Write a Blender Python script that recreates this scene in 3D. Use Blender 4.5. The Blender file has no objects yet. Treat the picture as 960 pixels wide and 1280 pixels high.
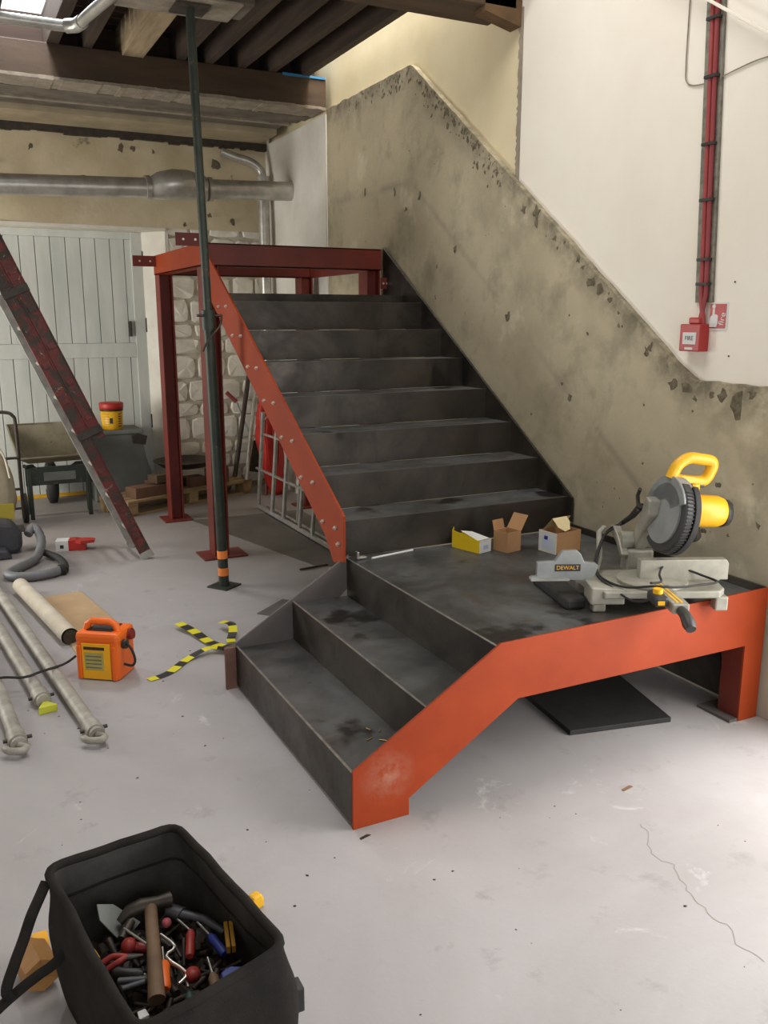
import bpy, bmesh, math, random
from mathutils import Vector, Matrix, noise
random.seed(7)
S = bpy.context.scene
COL = S.collection
R = math.radians

# ------------------------------------------------------------------ camera, light, exposure
cam_d = bpy.data.cameras.new('camera'); cam = bpy.data.objects.new('camera', cam_d); COL.objects.link(cam); S.camera = cam
cam_d.sensor_fit = 'HORIZONTAL'; cam_d.sensor_width = 36.0
cam_d.lens = 1087.2 / 960 * 36.0
yaw, pitch = 0.4644, -0.2187
fwd = Vector((math.sin(yaw)*math.cos(pitch), math.cos(yaw)*math.cos(pitch), math.sin(pitch)))
rgt = Vector((math.cos(yaw), -math.sin(yaw), 0)); upv = rgt.cross(fwd)
M3 = Matrix((rgt, upv, -fwd)).transposed()
cam.matrix_world = Matrix.Translation((-1.0453, -2.3201, 1.6225)) @ M3.to_4x4()
cam_d.clip_start = 0.05

W = bpy.data.worlds.new('sky'); S.world = W; W.use_nodes = True
bg = W.node_tree.nodes['Background']; bg.inputs[0].default_value = (0.86, 0.92, 1.0, 1); bg.inputs[1].default_value = 2.2
S.view_settings.view_transform = 'Standard'; S.view_settings.look = 'None'
S.view_settings.gamma = 1.0; S.view_settings.use_curve_mapping = False
S.view_settings.exposure = 0.0

def area(name, loc, rot, sx, sy, power, col):
    l = bpy.data.lights.new(name, 'AREA'); l.shape = 'RECTANGLE'; l.size = sx; l.size_y = sy; l.energy = power; l.color = col
    o = bpy.data.objects.new(name, l); COL.objects.link(o); o.location = loc; o.rotation_euler = rot
    return o
area('rooflight_daylight', (0.1, 0.75, 4.36), (0, 0, 0), 2.2, 1.4, 47, (1.0, 0.96, 0.90))
area('doorway_daylight', (1.97, -1.05, 0.95), (0, R(66), 0), 1.7, 1.4, 60, (1.0, 0.96, 0.90))
area('front_fill_light', (-1.0, -4.95, 1.7), (R(90), 0, 0), 2.8, 2.6, 27, (1.0, 0.97, 0.93))  # added frontal fill from behind the camera, an unseen source
area('left_window_daylight', (-3.15, 4.5, 1.35), (0, R(-88), 0), 1.6, 2.0, 92, (1.0, 0.96, 0.88))
area('loft_daylight', (1.79, 3.45, 4.25), (0, R(-4), 0), 0.25, 2.2, 55, (1.0, 0.93, 0.80))
area('loft_opening_daylight', (-0.35, 4.05, 4.3), (R(-12), 0, 0), 0.28, 0.9, 60, (0.98, 0.98, 1.0))

# ------------------------------------------------------------------ materials
def lin(h):
    h = h.lstrip('#'); v = [int(h[i:i+2], 16)/255 for i in (0, 2, 4)]
    return tuple([(c/12.92 if c <= 0.04045 else ((c+0.055)/1.055)**2.4) for c in v] + [1.0])
class NT:
    def __init__(s, name):
        s.m = bpy.data.materials.new(name); s.m.use_nodes = True; s.t = s.m.node_tree; s.b = s.t.nodes['Principled BSDF']
        s.co = s.n('ShaderNodeTexCoord').outputs['Object']
    def n(s, typ, **k):
        x = s.t.nodes.new(typ)
        for a, b in k.items(): setattr(x, a, b)
        return x
    def l(s, a, b): s.t.links.new(a, b)
    def noise(s, scale, detail=5, rough=0.6, co=None, stretch=None, dist=0.0):
        x = s.n('ShaderNodeTexNoise'); x.inputs['Scale'].default_value = scale; x.inputs['Detail'].default_value = detail
        x.inputs['Roughness'].default_value = rough; x.inputs['Distortion'].default_value = dist
        c = co or s.co
        if stretch:
            mp = s.n('ShaderNodeMapping'); mp.inputs['Scale'].default_value = stretch; s.l(c, mp.inputs[0]); c = mp.outputs[0]
        s.l(c, x.inputs['Vector']); return x.outputs['Fac']
    def ramp(s, fac, lo, hi, a=(0,0,0,1), b=(1,1,1,1)):
        r = s.n('ShaderNodeValToRGB'); e = r.color_ramp.elements
        e[0].position = lo; e[1].position = hi; e[0].color = a; e[1].color = b
        s.l(fac, r.inputs[0]); return r.outputs[0]
    def mix(s, fac, a, b, mode='MIX'):
        x = s.n('ShaderNodeMix', data_type='RGBA', blend_type=mode)
        if isinstance(fac, (int, float)): x.inputs[0].default_value = fac
        else: s.l(fac, x.inputs[0])
        for i, v in ((6, a), (7, b)):
            if isinstance(v, tuple): x.inputs[i].default_value = v
            else: s.l(v, x.inputs[i])
        return x.outputs[2]
    def math(s, op, a, b=None, clamp=False):
        x = s.n('ShaderNodeMath', operation=op, use_clamp=clamp)
        for i, v in ((0, a), (1, b)):
            if v is None: continue
            if isinstance(v, (int, float)): x.inputs[i].default_value = v
            else: s.l(v, x.inputs[i])
        return x.outputs[0]
    def bump(s, h, strength=0.3, dist=0.01):
        x = s.n('ShaderNodeBump'); x.inputs['Strength'].default_value = strength; x.inputs['Distance'].default_value = dist
        s.l(h, x.inputs['Height']); s.l(x.outputs[0], s.b.inputs['Normal'])
    def color(s, c):
        if isinstance(c, tuple): s.b.inputs['Base Color'].default_value = c
        else: s.l(c, s.b.inputs['Base Color'])
def mat(name, c1, c2=None, scale=6, lo=0.35, hi=0.65, rough=0.6, metal=0.0, bump=0.0, bscale=60, spots=None, sscale=25, slo=0.66, stretch=None, spec=0.5):
    s = NT(name); c = lin(c1)
    if c2: c = s.mix(s.ramp(s.noise(scale, stretch=stretch), lo, hi), c, lin(c2))
    if spots: c = s.mix(s.ramp(s.noise(sscale, 6, 0.7), slo, slo+0.04), c, lin(spots))
    s.color(c); s.b.inputs['Roughness'].default_value = rough; s.b.inputs['Metallic'].default_value = metal
    s.b.inputs['Specular IOR Level'].default_value = spec
    if bump: s.bump(s.noise(bscale, 6, 0.7), bump)
    return s.m
MT = {}
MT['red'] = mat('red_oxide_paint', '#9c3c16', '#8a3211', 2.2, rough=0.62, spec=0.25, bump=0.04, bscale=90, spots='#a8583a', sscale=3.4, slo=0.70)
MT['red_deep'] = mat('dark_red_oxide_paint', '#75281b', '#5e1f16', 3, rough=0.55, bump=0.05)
def scuffed_red():
    s = NT('scuffed_red_oxide_paint')
    k = s.mix(s.ramp(s.noise(2.2), 0.35, 0.65), lin('#9c3c16'), lin('#8a3211'))
    d = s.n('ShaderNodeVectorMath', operation='DISTANCE'); s.l(s.co, d.inputs[0]); d.inputs[1].default_value = (.125, -.01, .165)
    m = s.math('SUBTRACT', 1.0, s.math('MULTIPLY', d.outputs['Value'], 9.0), clamp=True)
    m = s.math('MULTIPLY', m, s.ramp(s.noise(18, 6, .7), .38, .62))
    k = s.mix(s.math('MULTIPLY', m, 0.9, clamp=True), k, lin('#a8705c'))
    k = s.mix(s.ramp(s.noise(7, 7, .75), .66, .74), k, lin('#a4553a'))
    s.color(k); s.b.inputs['Roughness'].default_value = .6; s.b.inputs['Specular IOR Level'].default_value = .25; s.bump(s.noise(90), .04); return s.m
MT['red_scuffed'] = scuffed_red()
def steel(name, a, b, c, rough=0.38):
    s = NT(name)
    k = s.mix(s.ramp(s.noise(2.2, 7, 0.62, dist=0.8), 0.36, 0.64), lin(a), lin(b))
    k = s.mix(s.ramp(s.noise(4.5, 6, 0.7, dist=0.4), 0.58, 0.70), k, lin(c))
    k = s.mix(s.ramp(s.noise(14, 8, 0.75), 0.62, 0.72), k, lin('#4a3a30'))
    k = s.mix(s.ramp(s.noise(3.3, 4, 0.5, stretch=(1, 1, .35)), 0.60, 0.66), k, lin('#262320'))
    s.color(k); s.b.inputs['Metallic'].default_value = 0.45
    s.l(s.ramp(s.noise(5, 6, 0.7), 0.3, 0.7, (rough-.08,)*3+(1,), (rough+.22,)*3+(1,)), s.b.inputs['Roughness'])
    s.bump(s.noise(40, 5, 0.6), 0.05); return s.m
MT['steel'] = steel('mill_scale_steel', '#2d2925', '#4b453d', '#3c332c')
MT['nosing'] = mat('worn_nosing', '#5c5850', rough=.45, metal=.5)
MT['tread'] = steel('scuffed_tread_steel', '#403f3d', '#6a6b6a', '#55463b', 0.38)
MT['primer'] = mat('grey_primer_steel', '#6b6462', '#5b5654', 5, rough=0.6, metal=0.15)
MT['edge'] = mat('bare_steel_edge', '#a9a69f', '#86827a', 20, rough=0.35, metal=0.7)
MT['bolt'] = mat('zinc_bolt', '#d8d4c8', rough=0.3, metal=0.7)
MT['galv'] = mat('galvanised_metal', '#c2bfb6', '#a3a098', 9, rough=0.33, metal=0.55, bump=0.05)
MT['dustygalv'] = mat('dusty_galvanised_tube', '#a9a59b', '#8b867c', 12, rough=0.55, metal=0.2, bump=0.1, spots='#6d665a', sscale=18, slo=.66)
MT['toolred'] = mat('worn_tool_red', '#a02f28', '#872822', 30, rough=0.5)
MT['toolblue'] = mat('worn_tool_blue', '#20307c', rough=0.5)
MT['alu'] = mat('aluminium', '#b9b8b0', '#9c9a92', 14, rough=0.4, metal=0.5)
MT['castalu'] = mat('cast_aluminium', '#a3a093', '#88857a', 9, rough=0.5, metal=0.25, bump=0.05)
MT['greypaint'] = mat('grey_painted_metal', '#8f9290', '#7c7f7d', 8, rough=0.4, metal=0.2)
MT['black'] = mat('black_plastic', '#262524', '#302e2c', 10, rough=0.5)
MT['rubber'] = mat('black_rubber', '#201f1e', '#292725', 12, rough=0.75, bump=0.1)
MT['yellow'] = mat('yellow_plastic', '#e8b21c', '#dca215', 6, rough=0.4)
MT['orange'] = mat('orange_plastic', '#f0701c', '#e8641a', 6, rough=0.45)
MT['amber'] = mat('amber_label', '#f8b61c', '#f2ab18', 8, rough=0.5)
MT['card'] = mat('brown_cardboard', '#b0875f', '#a47a52', 6, rough=0.85)
MT['cardboard_pale'] = mat('pale_cardboard_sheet', '#b79a76', '#a88c68', 4, rough=0.9)
MT['cream'] = mat('cream_card', '#d8c89c', '#cdbb8c', 8, rough=0.8)
MT['ylabel'] = mat('yellow_card', '#e9c71c', '#e0bb14', 8, rough=0.6)
MT['white'] = mat('white_card', '#d9d9d6', rough=0.7)
MT['blue'] = mat('blue_plastic', '#25389a', rough=0.4)
MT['redp'] = mat('bright_red_plastic', '#b82a20', '#a8251c', 8, rough=0.45)
MT['signred'] = mat('sign_red', '#b23430', '#a52e2a', 8, rough=0.4)
MT['teal'] = mat('teal_plastic', '#2b7f86', rough=0.4)
MT['fabric'] = mat('black_nylon', '#2c2926', '#22201e', 14, rough=0.95, bump=0.3, bscale=300, spec=.15)
MT['fabric_in'] = mat('grey_nylon_lining', '#4b4946', '#393734', 7, rough=0.9, bump=0.25, bscale=250, spec=.2)
MT['dark'] = mat('dark_iron', '#38342f', '#4b4339', 20, rough=0.5, metal=0.5)
MT['toolwood'] = mat('worn_tool_wood', '#7a6047', '#5f4935', 10, rough=0.7, stretch=(1, 1, .2))
MT['wood'] = mat('raw_pallet_wood', '#a58c63', '#8a7350', 5, rough=0.8, bump=0.15, stretch=(.3, 4, 4))
MT['oldwood'] = mat('old_dark_timber', '#5d4937', '#49392b', 4, rough=0.85, bump=0.3, stretch=(.4, 3, 3))
MT['beam'] = mat('sawn_brown_beam', '#4f3d2c', '#3c2d20', 3, rough=0.7, bump=0.2, bscale=25, stretch=(.5, 3, 3), spots='#6e5a48', sscale=5, slo=.68)
MT['joist'] = mat('dusty_joist', '#4b3d2f', '#372b21', 4, rough=0.85, bump=0.2, stretch=(3, .4, 3))
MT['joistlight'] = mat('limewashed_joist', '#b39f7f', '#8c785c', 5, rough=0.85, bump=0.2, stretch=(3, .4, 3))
MT['board'] = mat('dark_deck_board', '#3f2f26', '#2f231c', 4, rough=0.9, stretch=(.5, 4, 4))
MT['soffit'] = mat('dusty_grey_soffit', '#746a5d', '#585046', 4, rough=0.9, bump=0.3, bscale=20)
MT['soffitlight'] = mat('cream_painted_board', '#b3a488', '#9d8f76', 4, rough=0.85, bump=0.2, bscale=20)
MT['mortar'] = mat('crusted_mortar', '#9b9080', '#837869', 12, rough=0.95, bump=0.6, bscale=40)
MT['doorpaint'] = mat('grey_green_door_paint', '#d3d5cd', '#c2c6be', 3, rough=0.55, bump=0.05, stretch=(2, 2, .4))
MT['trimpaint'] = mat('off_white_trim_paint', '#e2ddd0', '#d3ccbd', 4, rough=0.55, bump=0.1)
MT['plaster'] = mat('cream_lime_plaster', '#d3c5a8', '#c0b191', 2.2, rough=0.9, bump=0.5, bscale=7, spots='#8f826a', sscale=4, slo=.66)
MT['stone'] = mat('whitewashed_stone', '#efe9dc', '#d8d1c2', 6, rough=0.9, bump=0.4, bscale=30, spots='#8f8778', sscale=14, slo=.68)
MT['joint'] = mat('recessed_lime_joint', '#cdc5b3', '#a79f8d', 9, rough=0.95, bump=0.6, bscale=30)
MT['pier'] = mat('white_rough_plaster', '#e2dfd5', '#d2cdc1', 2.5, rough=0.9, bump=0.4, bscale=10, spots='#9a958a', sscale=5, slo=.7)
MT['whitewall'] = mat('white_painted_plaster', '#efe8da', '#e8dfd0', 1.2, rough=0.75, bump=0.08, bscale=9, spots='#c9c1b3', sscale=2.2, slo=.74)
MT['creamwall'] = mat('cream_old_paint', '#dccfae', '#d0c19d', 1.6, rough=0.85, bump=0.15, bscale=8, spots='#ab9a78', sscale=3, slo=.7)
MT['chip'] = mat('exposed_dark_aggregate', '#7a705b', '#5a5040', 40, rough=0.95, bump=0.6, bscale=120)
MT['roomwall'] = mat('dull_white_wall', '#bdb7ab', '#b0aa9e', 2, rough=0.9)
MT['green'] = mat('dark_green_paint', '#2a312a', '#363d34', 9, rough=0.5, metal=0.3, spots='#5a4a3a', sscale=14, slo=.6)
MT['barrow'] = mat('cement_crusted_tray', '#8f866f', '#776e5a', 7, rough=0.9, bump=0.4, bscale=30, spots='#5d5545', sscale=10, slo=.64)
MT['hivis'] = mat('orange_marking_tape', '#f08a3a', '#e57f33', 12, rough=0.5)
MT['tapey'] = mat('tape_yellow', '#ddd326', rough=0.4)
MT['tapek'] = mat('tape_black', '#252525', rough=0.4)
MT['hose'] = mat('grey_vacuum_hose', '#77787a', '#66676a', 8, rough=0.5)
MT['vac'] = mat('dark_grey_vacuum_plastic', '#414147', '#36363b', 8, rough=0.45)
MT['tube'] = mat('off_white_paper_tube', '#c8bfad', '#b9af9c', 9, rough=0.85, bump=0.1)
MT['bluewrap'] = mat('blue_membrane', '#2d7fb3', rough=0.5)
MT['copper'] = mat('brass_nail', '#b79d62', rough=0.4, metal=0.7)
MT['oxwood'] = mat('orange_stained_wood', '#a87840', '#8e6433', 8, rough=0.6)
MT['greybox'] = mat('grey_painted_board', '#70736d', '#62655f', 5, rough=0.7, bump=0.1)
def ladder_mat():
    s = NT('splashed_red_ladder_paint')
    k = s.mix(s.ramp(s.noise(5, 5), 0.35, 0.65), lin('#7d3330'), lin('#5c2825'))
    k = s.mix(s.ramp(s.noise(9, 7, 0.7, dist=0.6), 0.47, 0.56), k, lin('#3f352b'))
    k = s.mix(s.ramp(s.noise(22, 7, 0.75, dist=1.2), 0.62, 0.67), k, lin('#b3a897'))
    s.color(k); s.b.inputs['Roughness'].default_value = 0.6; s.bump(s.noise(40, 6, 0.7), 0.3); return s.m
MT['ladder'] = ladder_mat()
def floor_mat():
    s = NT('worn_concrete_floor')
    k = s.mix(s.ramp(s.noise(1.1, 6, 0.6, dist=0.5), 0.34, 0.66), lin('#9b9695'), lin('#a9a5a5'))
    k = s.mix(s.ramp(s.noise(5.5, 8, 0.7), 0.58, 0.74), k, lin('#8c8887'))
    k = s.mix(s.ramp(s.noise(3.1, 8, 0.72, dist=1.0), 0.62, 0.72), k, lin('#bbb8b7'))
    k = s.mix(s.ramp(s.noise(30, 8, 0.75), 0.68, 0.74), k, lin('#7c766e'))
    # floor colour darkened towards the back wall, holding down the light there
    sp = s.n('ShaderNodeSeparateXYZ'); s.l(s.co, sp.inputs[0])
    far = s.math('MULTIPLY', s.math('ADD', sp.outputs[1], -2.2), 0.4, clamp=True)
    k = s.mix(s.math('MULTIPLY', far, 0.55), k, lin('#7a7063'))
    s.color(k); s.l(s.ramp(s.noise(2, 5), 0.3, 0.7, (.5,)*3+(1,), (.72,)*3+(1,)), s.b.inputs['Roughness'])
    s.bump(s.noise(22, 8, 0.7), 0.12); return s.m
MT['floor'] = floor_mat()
def concrete_mat():
    s = NT('raw_render_stair_band')
    sp = s.n('ShaderNodeSeparateXYZ'); s.l(s.co, sp.inputs[0]); y, z = sp.outputs[1], sp.outputs[2]
    top = s.math('MINIMUM', 3.235, s.math('MAXIMUM', 1.36, s.math('ADD', 1.36, s.math('MULTIPLY', s.math('ADD', y, -0.49), 0.722))))
    d = s.math('SUBTRACT', top, z)
    k = s.mix(s.ramp(s.noise(1.3, 6, 0.6, dist=0.1), 0.36, 0.64), lin('#b9ad92'), lin('#a2977d'))
    k = s.mix(s.ramp(s.noise(3.5, 7, 0.65, dist=0.15), 0.50, 0.72), k, lin('#938a73'))
    k = s.mix(s.ramp(s.noise(2.4, 6, 0.6), 0.60, 0.72), k, lin('#cbc1a7'))
    # grey scar where a handrail once ran
    g = s.math('SUBTRACT', 1.0, s.math('MULTIPLY', s.math('ABSOLUTE', s.math('ADD', d, -0.72)), 26), clamp=True)
    g = s.math('MULTIPLY', g, s.ramp(s.noise(2.8, 4), 0.42, 0.60))
    k = s.mix(s.math('MULTIPLY', g, 0.55), k, lin('#857e6d'))
    e = s.math('SUBTRACT', 1.0, s.math('MULTIPLY', d, 5.0), clamp=True)       # soot and damage along the broken top edge
    k = s.mix(s.math('MULTIPLY', e, s.ramp(s.noise(7, 8, 0.75), 0.36, 0.60), clamp=True), k, lin('#6f6754'))
    k = s.mix(s.ramp(s.noise(26, 8, 0.8), 0.70, 0.76), k, lin('#5e5747'))
    low = s.math('SUBTRACT', 1.0, s.math('MULTIPLY', z, 1.15), clamp=True)
    k = s.mix(s.math('MULTIPLY', low, 0.5), k, lin('#aaa59b'))
    s.color(k); s.b.inputs['Roughness'].default_value = 0.92; s.bump(s.noise(9, 8, 0.7), 0.35); return s.m
MT['concrete'] = concrete_mat()

# ------------------------------------------------------------------ mesh helpers
class MB:
    def __init__(s): s.v = []; s.f = []; s.sm = []
    def add(s, vs, fs, smooth=False):
        k = len(s.v); s.v += [tuple(v) for v in vs]; s.f += [tuple(i+k for i in f) for f in fs]; s.sm += [smooth]*len(fs); return s
    def box(s, a, b, m=None):
        (x0, y0, z0), (x1, y1, z1) = a, b
        vs = [Vector(p) for p in ((x0,y0,z0),(x1,y0,z0),(x1,y1,z0),(x0,y1,z0),(x0,y0,z1),(x1,y0,z1),(x1,y1,z1),(x0,y1,z1))]
        if m: vs = [m @ v for v in vs]
        return s.add(vs, [(0,3,2,1),(4,5,6,7),(0,1,5,4),(1,2,6,5),(2,3,7,6),(3,0,4,7)])
    def prism(s, poly, lo, hi, axis='y', m=None):   # poly in the two other axes
        def mk(p, t):
            a, b = p
            return Vector({'x': (t, a, b), 'y': (a, t, b), 'z': (a, b, t)}[axis])
        n = len(poly); vs = [mk(p, lo) for p in poly] + [mk(p, hi) for p in poly]
        if m: vs = [m @ v for v in vs]
        return s.add(vs, [tuple(range(n)), tuple(range(2*n-1, n-1, -1))] + [(i, i+n, (i+1) % n+n, (i+1) % n) for i in range(n)])
    def tube(s, pts, r, n=10, cap=True, flat=None):
        pts = [Vector(p) for p in pts]; rs = r if isinstance(r, (list, tuple)) else [r]*len(pts)
        vs = []; up = None
        for i, p in enumerate(pts):
            t = (pts[min(i+1, len(pts)-1)] - pts[max(i-1, 0)]).normalized()
            if up is None: up = Vector((0,0,1)) if abs(t.z) < .9 else Vector((1,0,0))
            a = t.cross(up).normalized(); b = a.cross(t).normalized(); up = b
            for k in range(n):
                q = 2*math.pi*k/n
                vs.append(p + a*math.cos(q)*rs[i] + b*math.sin(q)*rs[i]*(flat or 1))
        fs = [(i*n+k, i*n+(k+1) % n, (i+1)*n+(k+1) % n, (i+1)*n+k) for i in range(len(pts)-1) for k in range(n)]
        s.add(vs, fs, True)
        if cap:
            s.add(vs[:n], [tuple(range(n-1, -1, -1))]); s.add(vs[-n:], [tuple(range(n))])
        return s
    def lathe(s, prof, c=(0,0,0), n=24, m=None):   # prof: (r, z)
        vs = []
        for r, z in prof:
            for k in range(n):
                q = 2*math.pi*k/n; v = Vector((r*math.cos(q), r*math.sin(q), z))
                vs.append((m @ v if m else v) + Vector(c))
        fs = [(i*n+k, i*n+(k+1) % n, (i+1)*n+(k+1) % n, (i+1)*n+k) for i in range(len(prof)-1) for k in range(n)]
        return s.add(vs, fs, True)
    def build(s, name, m, parent=None, bevel=0.0, mods=None, smooth_all=False, origin=None):
        me = bpy.data.meshes.new(name)
        off = Vector(origin) if origin is not None else Vector((0,0,0))
        me.from_pydata([tuple(Vector(v)-off) for v in s.v], [], s.f)
        bm = bmesh.new(); bm.from_mesh(me); bmesh.ops.recalc_face_normals(bm, faces=bm.faces); bm.to_mesh(me); bm.free()
        for p, k in zip(me.polygons, s.sm): p.use_smooth = k or smooth_all
        me.materials.append(MT[m] if isinstance(m, str) else m)
        o = bpy.data.objects.new(name, me); COL.objects.link(o); o.location = off
        if parent is not None: o.parent = parent
        if bevel:
            b = o.modifiers.new('bevel', 'BEVEL'); b.width = bevel; b.segments = 2; b.limit_method = 'ANGLE'; b.angle_limit = R(40)
        return o
def thing(name, label, cat, loc=(0,0,0), rz=0, group=None):
    o = bpy.data.objects.new(name, None); COL.objects.link(o); o.location = loc; o.rotation_euler = (0,0,rz); o.empty_display_size = .05
    return tag(o, label, cat, group)
def tag(o, label, cat=None, group=None):
    o['label'] = label
    if cat: o['category'] = cat
    if group: o['group'] = group
    return o
def struct(o): o['kind'] = 'structure'; return o
def copy_part(o, parent, loc=None, rot=None):
    c = o.copy(); COL.objects.link(c); c.parent = parent
    if loc is not None: c.location = loc
    if rot is not None: c.rotation_euler = rot
    return c
def smooth_path(pts, k=6):
    pts = [Vector(p) for p in pts]; out = []
    for i in range(len(pts)-1):
        p0, p1, p2, p3 = pts[max(i-1,0)], pts[i], pts[i+1], pts[min(i+2, len(pts)-1)]
        for j in range(k):
            t = j/k
            out.append(0.5*((2*p1)+(-p0+p2)*t+(2*p0-5*p1+4*p2-p3)*t*t+(-p0+3*p1-3*p2+p3)*t**3))
    return out+[pts[-1]]
def lettering(parent, text, m, size, mw, name='lettering'):
    c = bpy.data.curves.new(name, 'FONT'); c.body = text; c.size = size; c.extrude = 0.0004; c.align_x = 'CENTER'; c.align_y = 'CENTER'
    t = bpy.data.objects.new(name+'_src', c); COL.objects.link(t)
    dg = bpy.context.evaluated_depsgraph_get(); me = bpy.data.meshes.new_from_object(t.evaluated_get(dg))
    bpy.data.objects.remove(t); bpy.data.curves.remove(c)
    me.transform(mw); me.materials.clear(); me.materials.append(MT[m])
    o = bpy.data.objects.new(name, me); COL.objects.link(o); o.parent = parent
    return o

# ------------------------------------------------------------------ the setting
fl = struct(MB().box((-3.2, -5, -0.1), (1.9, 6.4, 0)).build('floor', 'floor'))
def ribbon(pts, w, z):
    m = MB()
    for i in range(len(pts)-1):
        a, b = Vector(pts[i]), Vector(pts[i+1]); t = (b-a).normalized(); n = Vector((-t.y, t.x))*w
        m.add([(a.x-n.x, a.y-n.y, z), (b.x-n.x, b.y-n.y, z), (b.x+n.x, b.y+n.y, z), (a.x+n.x, a.y+n.y, z)], [(0,1,2,3)])
    return m
ck = []
x, y = 0.86, -0.40
for i in range(34):
    ck.append((x, y)); x += random.uniform(-.020, .014) - .001*(i > 12); y -= random.uniform(.012, .028)
ribbon(ck, .0011, .0006).build('crack', mat('crack_line', '#8d867d', rough=1), fl)
gm = MB()
for i in range(120):      # grit and scraps trodden about
    gx, gy = random.uniform(-.9, 1.5), random.uniform(-1.3, 2.4)
    if 0 < gx < 1.9 and 0 < gy: continue
    r = random.uniform(.002, .0065); n = 6
    vs = [(gx+r*math.cos(k*math.pi/3)*random.uniform(.5, 1.4), gy+r*math.sin(k*math.pi/3)*random.uniform(.5, 1.2), 0) for k in range(n)] + [(gx, gy, r*.5)]
    gm.add(vs, [(k, (k+1) % n, n) for k in range(n)])
g = gm.build('floor_grit', 'dark', fl); g['kind'] = 'stuff'

# right wall
wr = struct(MB().box((1.9, 1.89, 0), (2.1, 6.4, 4.4)).box((1.9, -0.30, 0), (2.1, 1.89, 4.4)).box((1.9, -5, 0), (2.1, -2.6, 4.4)).box((1.9, -2.6, 2.4), (2.1, -0.30, 4.4)).build('wall_right', 'creamwall'))
MB().box((1.893, -0.30, 1.3), (1.9, 1.905, 4.3)).box((1.893, -5, 0), (1.9, -2.6, 4.3)).box((1.893, -2.6, 2.4), (1.9, -0.30, 4.3)).build('white_plaster', 'whitewall', wr)
# ragged edge of the white plaster
rg = MB(); zz = 1.3
pts = []
for i in range(60):
    pts.append((1.900+random.uniform(-.006, .012), 2.35+i*.015*1.0))
poly = [(1.885, 2.33)] + [(p[0]+.012, p[1]) for p in pts] + [(1.885, pts[-1][1])]
rg.prism(poly, 1.886, 1.9, 'x'); rg.build('plaster_edge', 'mortar', wr)
outline = [(4.5, 0), (4.5, 3.235)]
def topz(y): return min(3.235, max(1.36, 1.36+(y-0.49)*0.722))
yy = 4.5
while yy > -0.27:
    yy -= 0.035
    outline.append((yy, topz(yy) + noise.noise(Vector((yy*9, 3, 0)))*0.012))
outline += [(-0.30, 1.355), (-0.30, 0)]
cd = MB().prism(outline, 1.860, 1.9, 'x').build('concrete_dado', 'concrete', wr, bevel=.003)
def chip(y, z, r, x=1.8595, elong=1.0, seed=0):
    rnd = random.Random(seed); n = 9; a0 = rnd.uniform(0, 6)
    ring = []
    for k in range(n):
        q = 2*math.pi*k/n; rr = r*rnd.uniform(.35, 1.25)
        ring.append((x, y+rr*math.cos(q+a0), z+rr*math.sin(q+a0)*elong))
    inner = [(x-.0015, y+(b-y)*.5, z+(c-z)*.5) for (a, b, c) in ring]
    vs = ring+inner+[(x-.0003, y, z)]
    fs = [(k, (k+1) % n, n+(k+1) % n, n+k) for k in range(n)] + [(n+k, n+(k+1) % n, 2*n) for k in range(n)]
    return vs, fs
ch = [(3.79,2.533,.030,1.6),(3.314,2.476,.030,1.3),(2.959,2.408,.032,1.2),(3.148,2.343,.035,.8),(2.491,2.049,.035,1.1),(1.906,1.638,.032,1.2),(1.321,1.222,.030,.9),
      (1.786,2.202,.045,1.0),(1.660,2.17,.05,1.1),(1.50,2.03,.03,.8),(1.189,1.80,.05,.8),(1.13,1.76,.04,1.1),(.52,1.32,.05,.8),(.32,1.30,.035,1.6),(.235,1.27,.05,1.6),(.17,1.33,.03,1.0),
      (.60,1.34,.05,.9),(.36,.72,.022,1),(.22,.86,.018,1),(1.2,1.55,.016,1),(.30,.93,.02,1),(2.72,1.95,.014,1.3),(.08,.80,.022,1)]
for i, (y, z, r, el) in enumerate(ch):
    r *= .78
    v, f = chip(y, z, r, seed=i, elong=el); MB().add(v, f).build('plaster_chip', 'chip', wr)
em = MB(); rnd = random.Random(3)
for i in range(170):
    y = rnd.choice([rnd.uniform(.3, 4.3), rnd.uniform(2.0, 3.6)]); d = abs(rnd.gauss(.0, .05))+.012
    if y < .6: d += .02
    v, f = chip(y, topz(y)-d*1.2, rnd.uniform(.005, .019), seed=100+i, elong=rnd.uniform(.7, 1.6)); em.add(v, f)
e = em.build('chipped_edge', 'chip', wr); e['kind'] = 'stuff'
em = MB()
for i in range(60):
    y = rnd.uniform(.0, 4.3); z = rnd.uniform(.15, topz(y)-.1)
    v, f = chip(y, z, rnd.uniform(.003, .010), seed=300+i); em.add(v, f)
e = em.build('pitted_marks', 'chip', wr); e['kind'] = 'stuff'
# pier of white rough plaster beyond the dado
pm = MB(); ny, nz = 14, 26; vs = []
for j in range(nz+1):
    for i in range(ny+1):
        y = 4.5+1.45*i/ny; z = 3.2*j/nz
        vs.append((1.853+.010*noise.noise(Vector((y*2.5, z*2.5, 1)))-(.02 if i else 0)*0, y, z))
fs = [(j*(ny+1)+i, j*(ny+1)+i+1, (j+1)*(ny+1)+i+1, (j+1)*(ny+1)+i) for j in range(nz) for i in range(ny)]
pm.add(vs, fs, True); pm.box((1.853, 4.497, 0), (1.9, 4.53, 3.2)); pm.build('pier_plaster', 'pier', wr)
struct(MB().box((-3.4, -5.2, 0), (-3.2, 3.45, 4.4)).box((-3.4, 5.55, 0), (-3.2, 6.4, 4.4)).box((-3.4, 3.45, 0), (-3.2, 5.55, .5)).box((-3.4, 3.45, 2.2), (-3.2, 5.55, 4.4)).build('wall_left', 'roomwall'))
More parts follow.
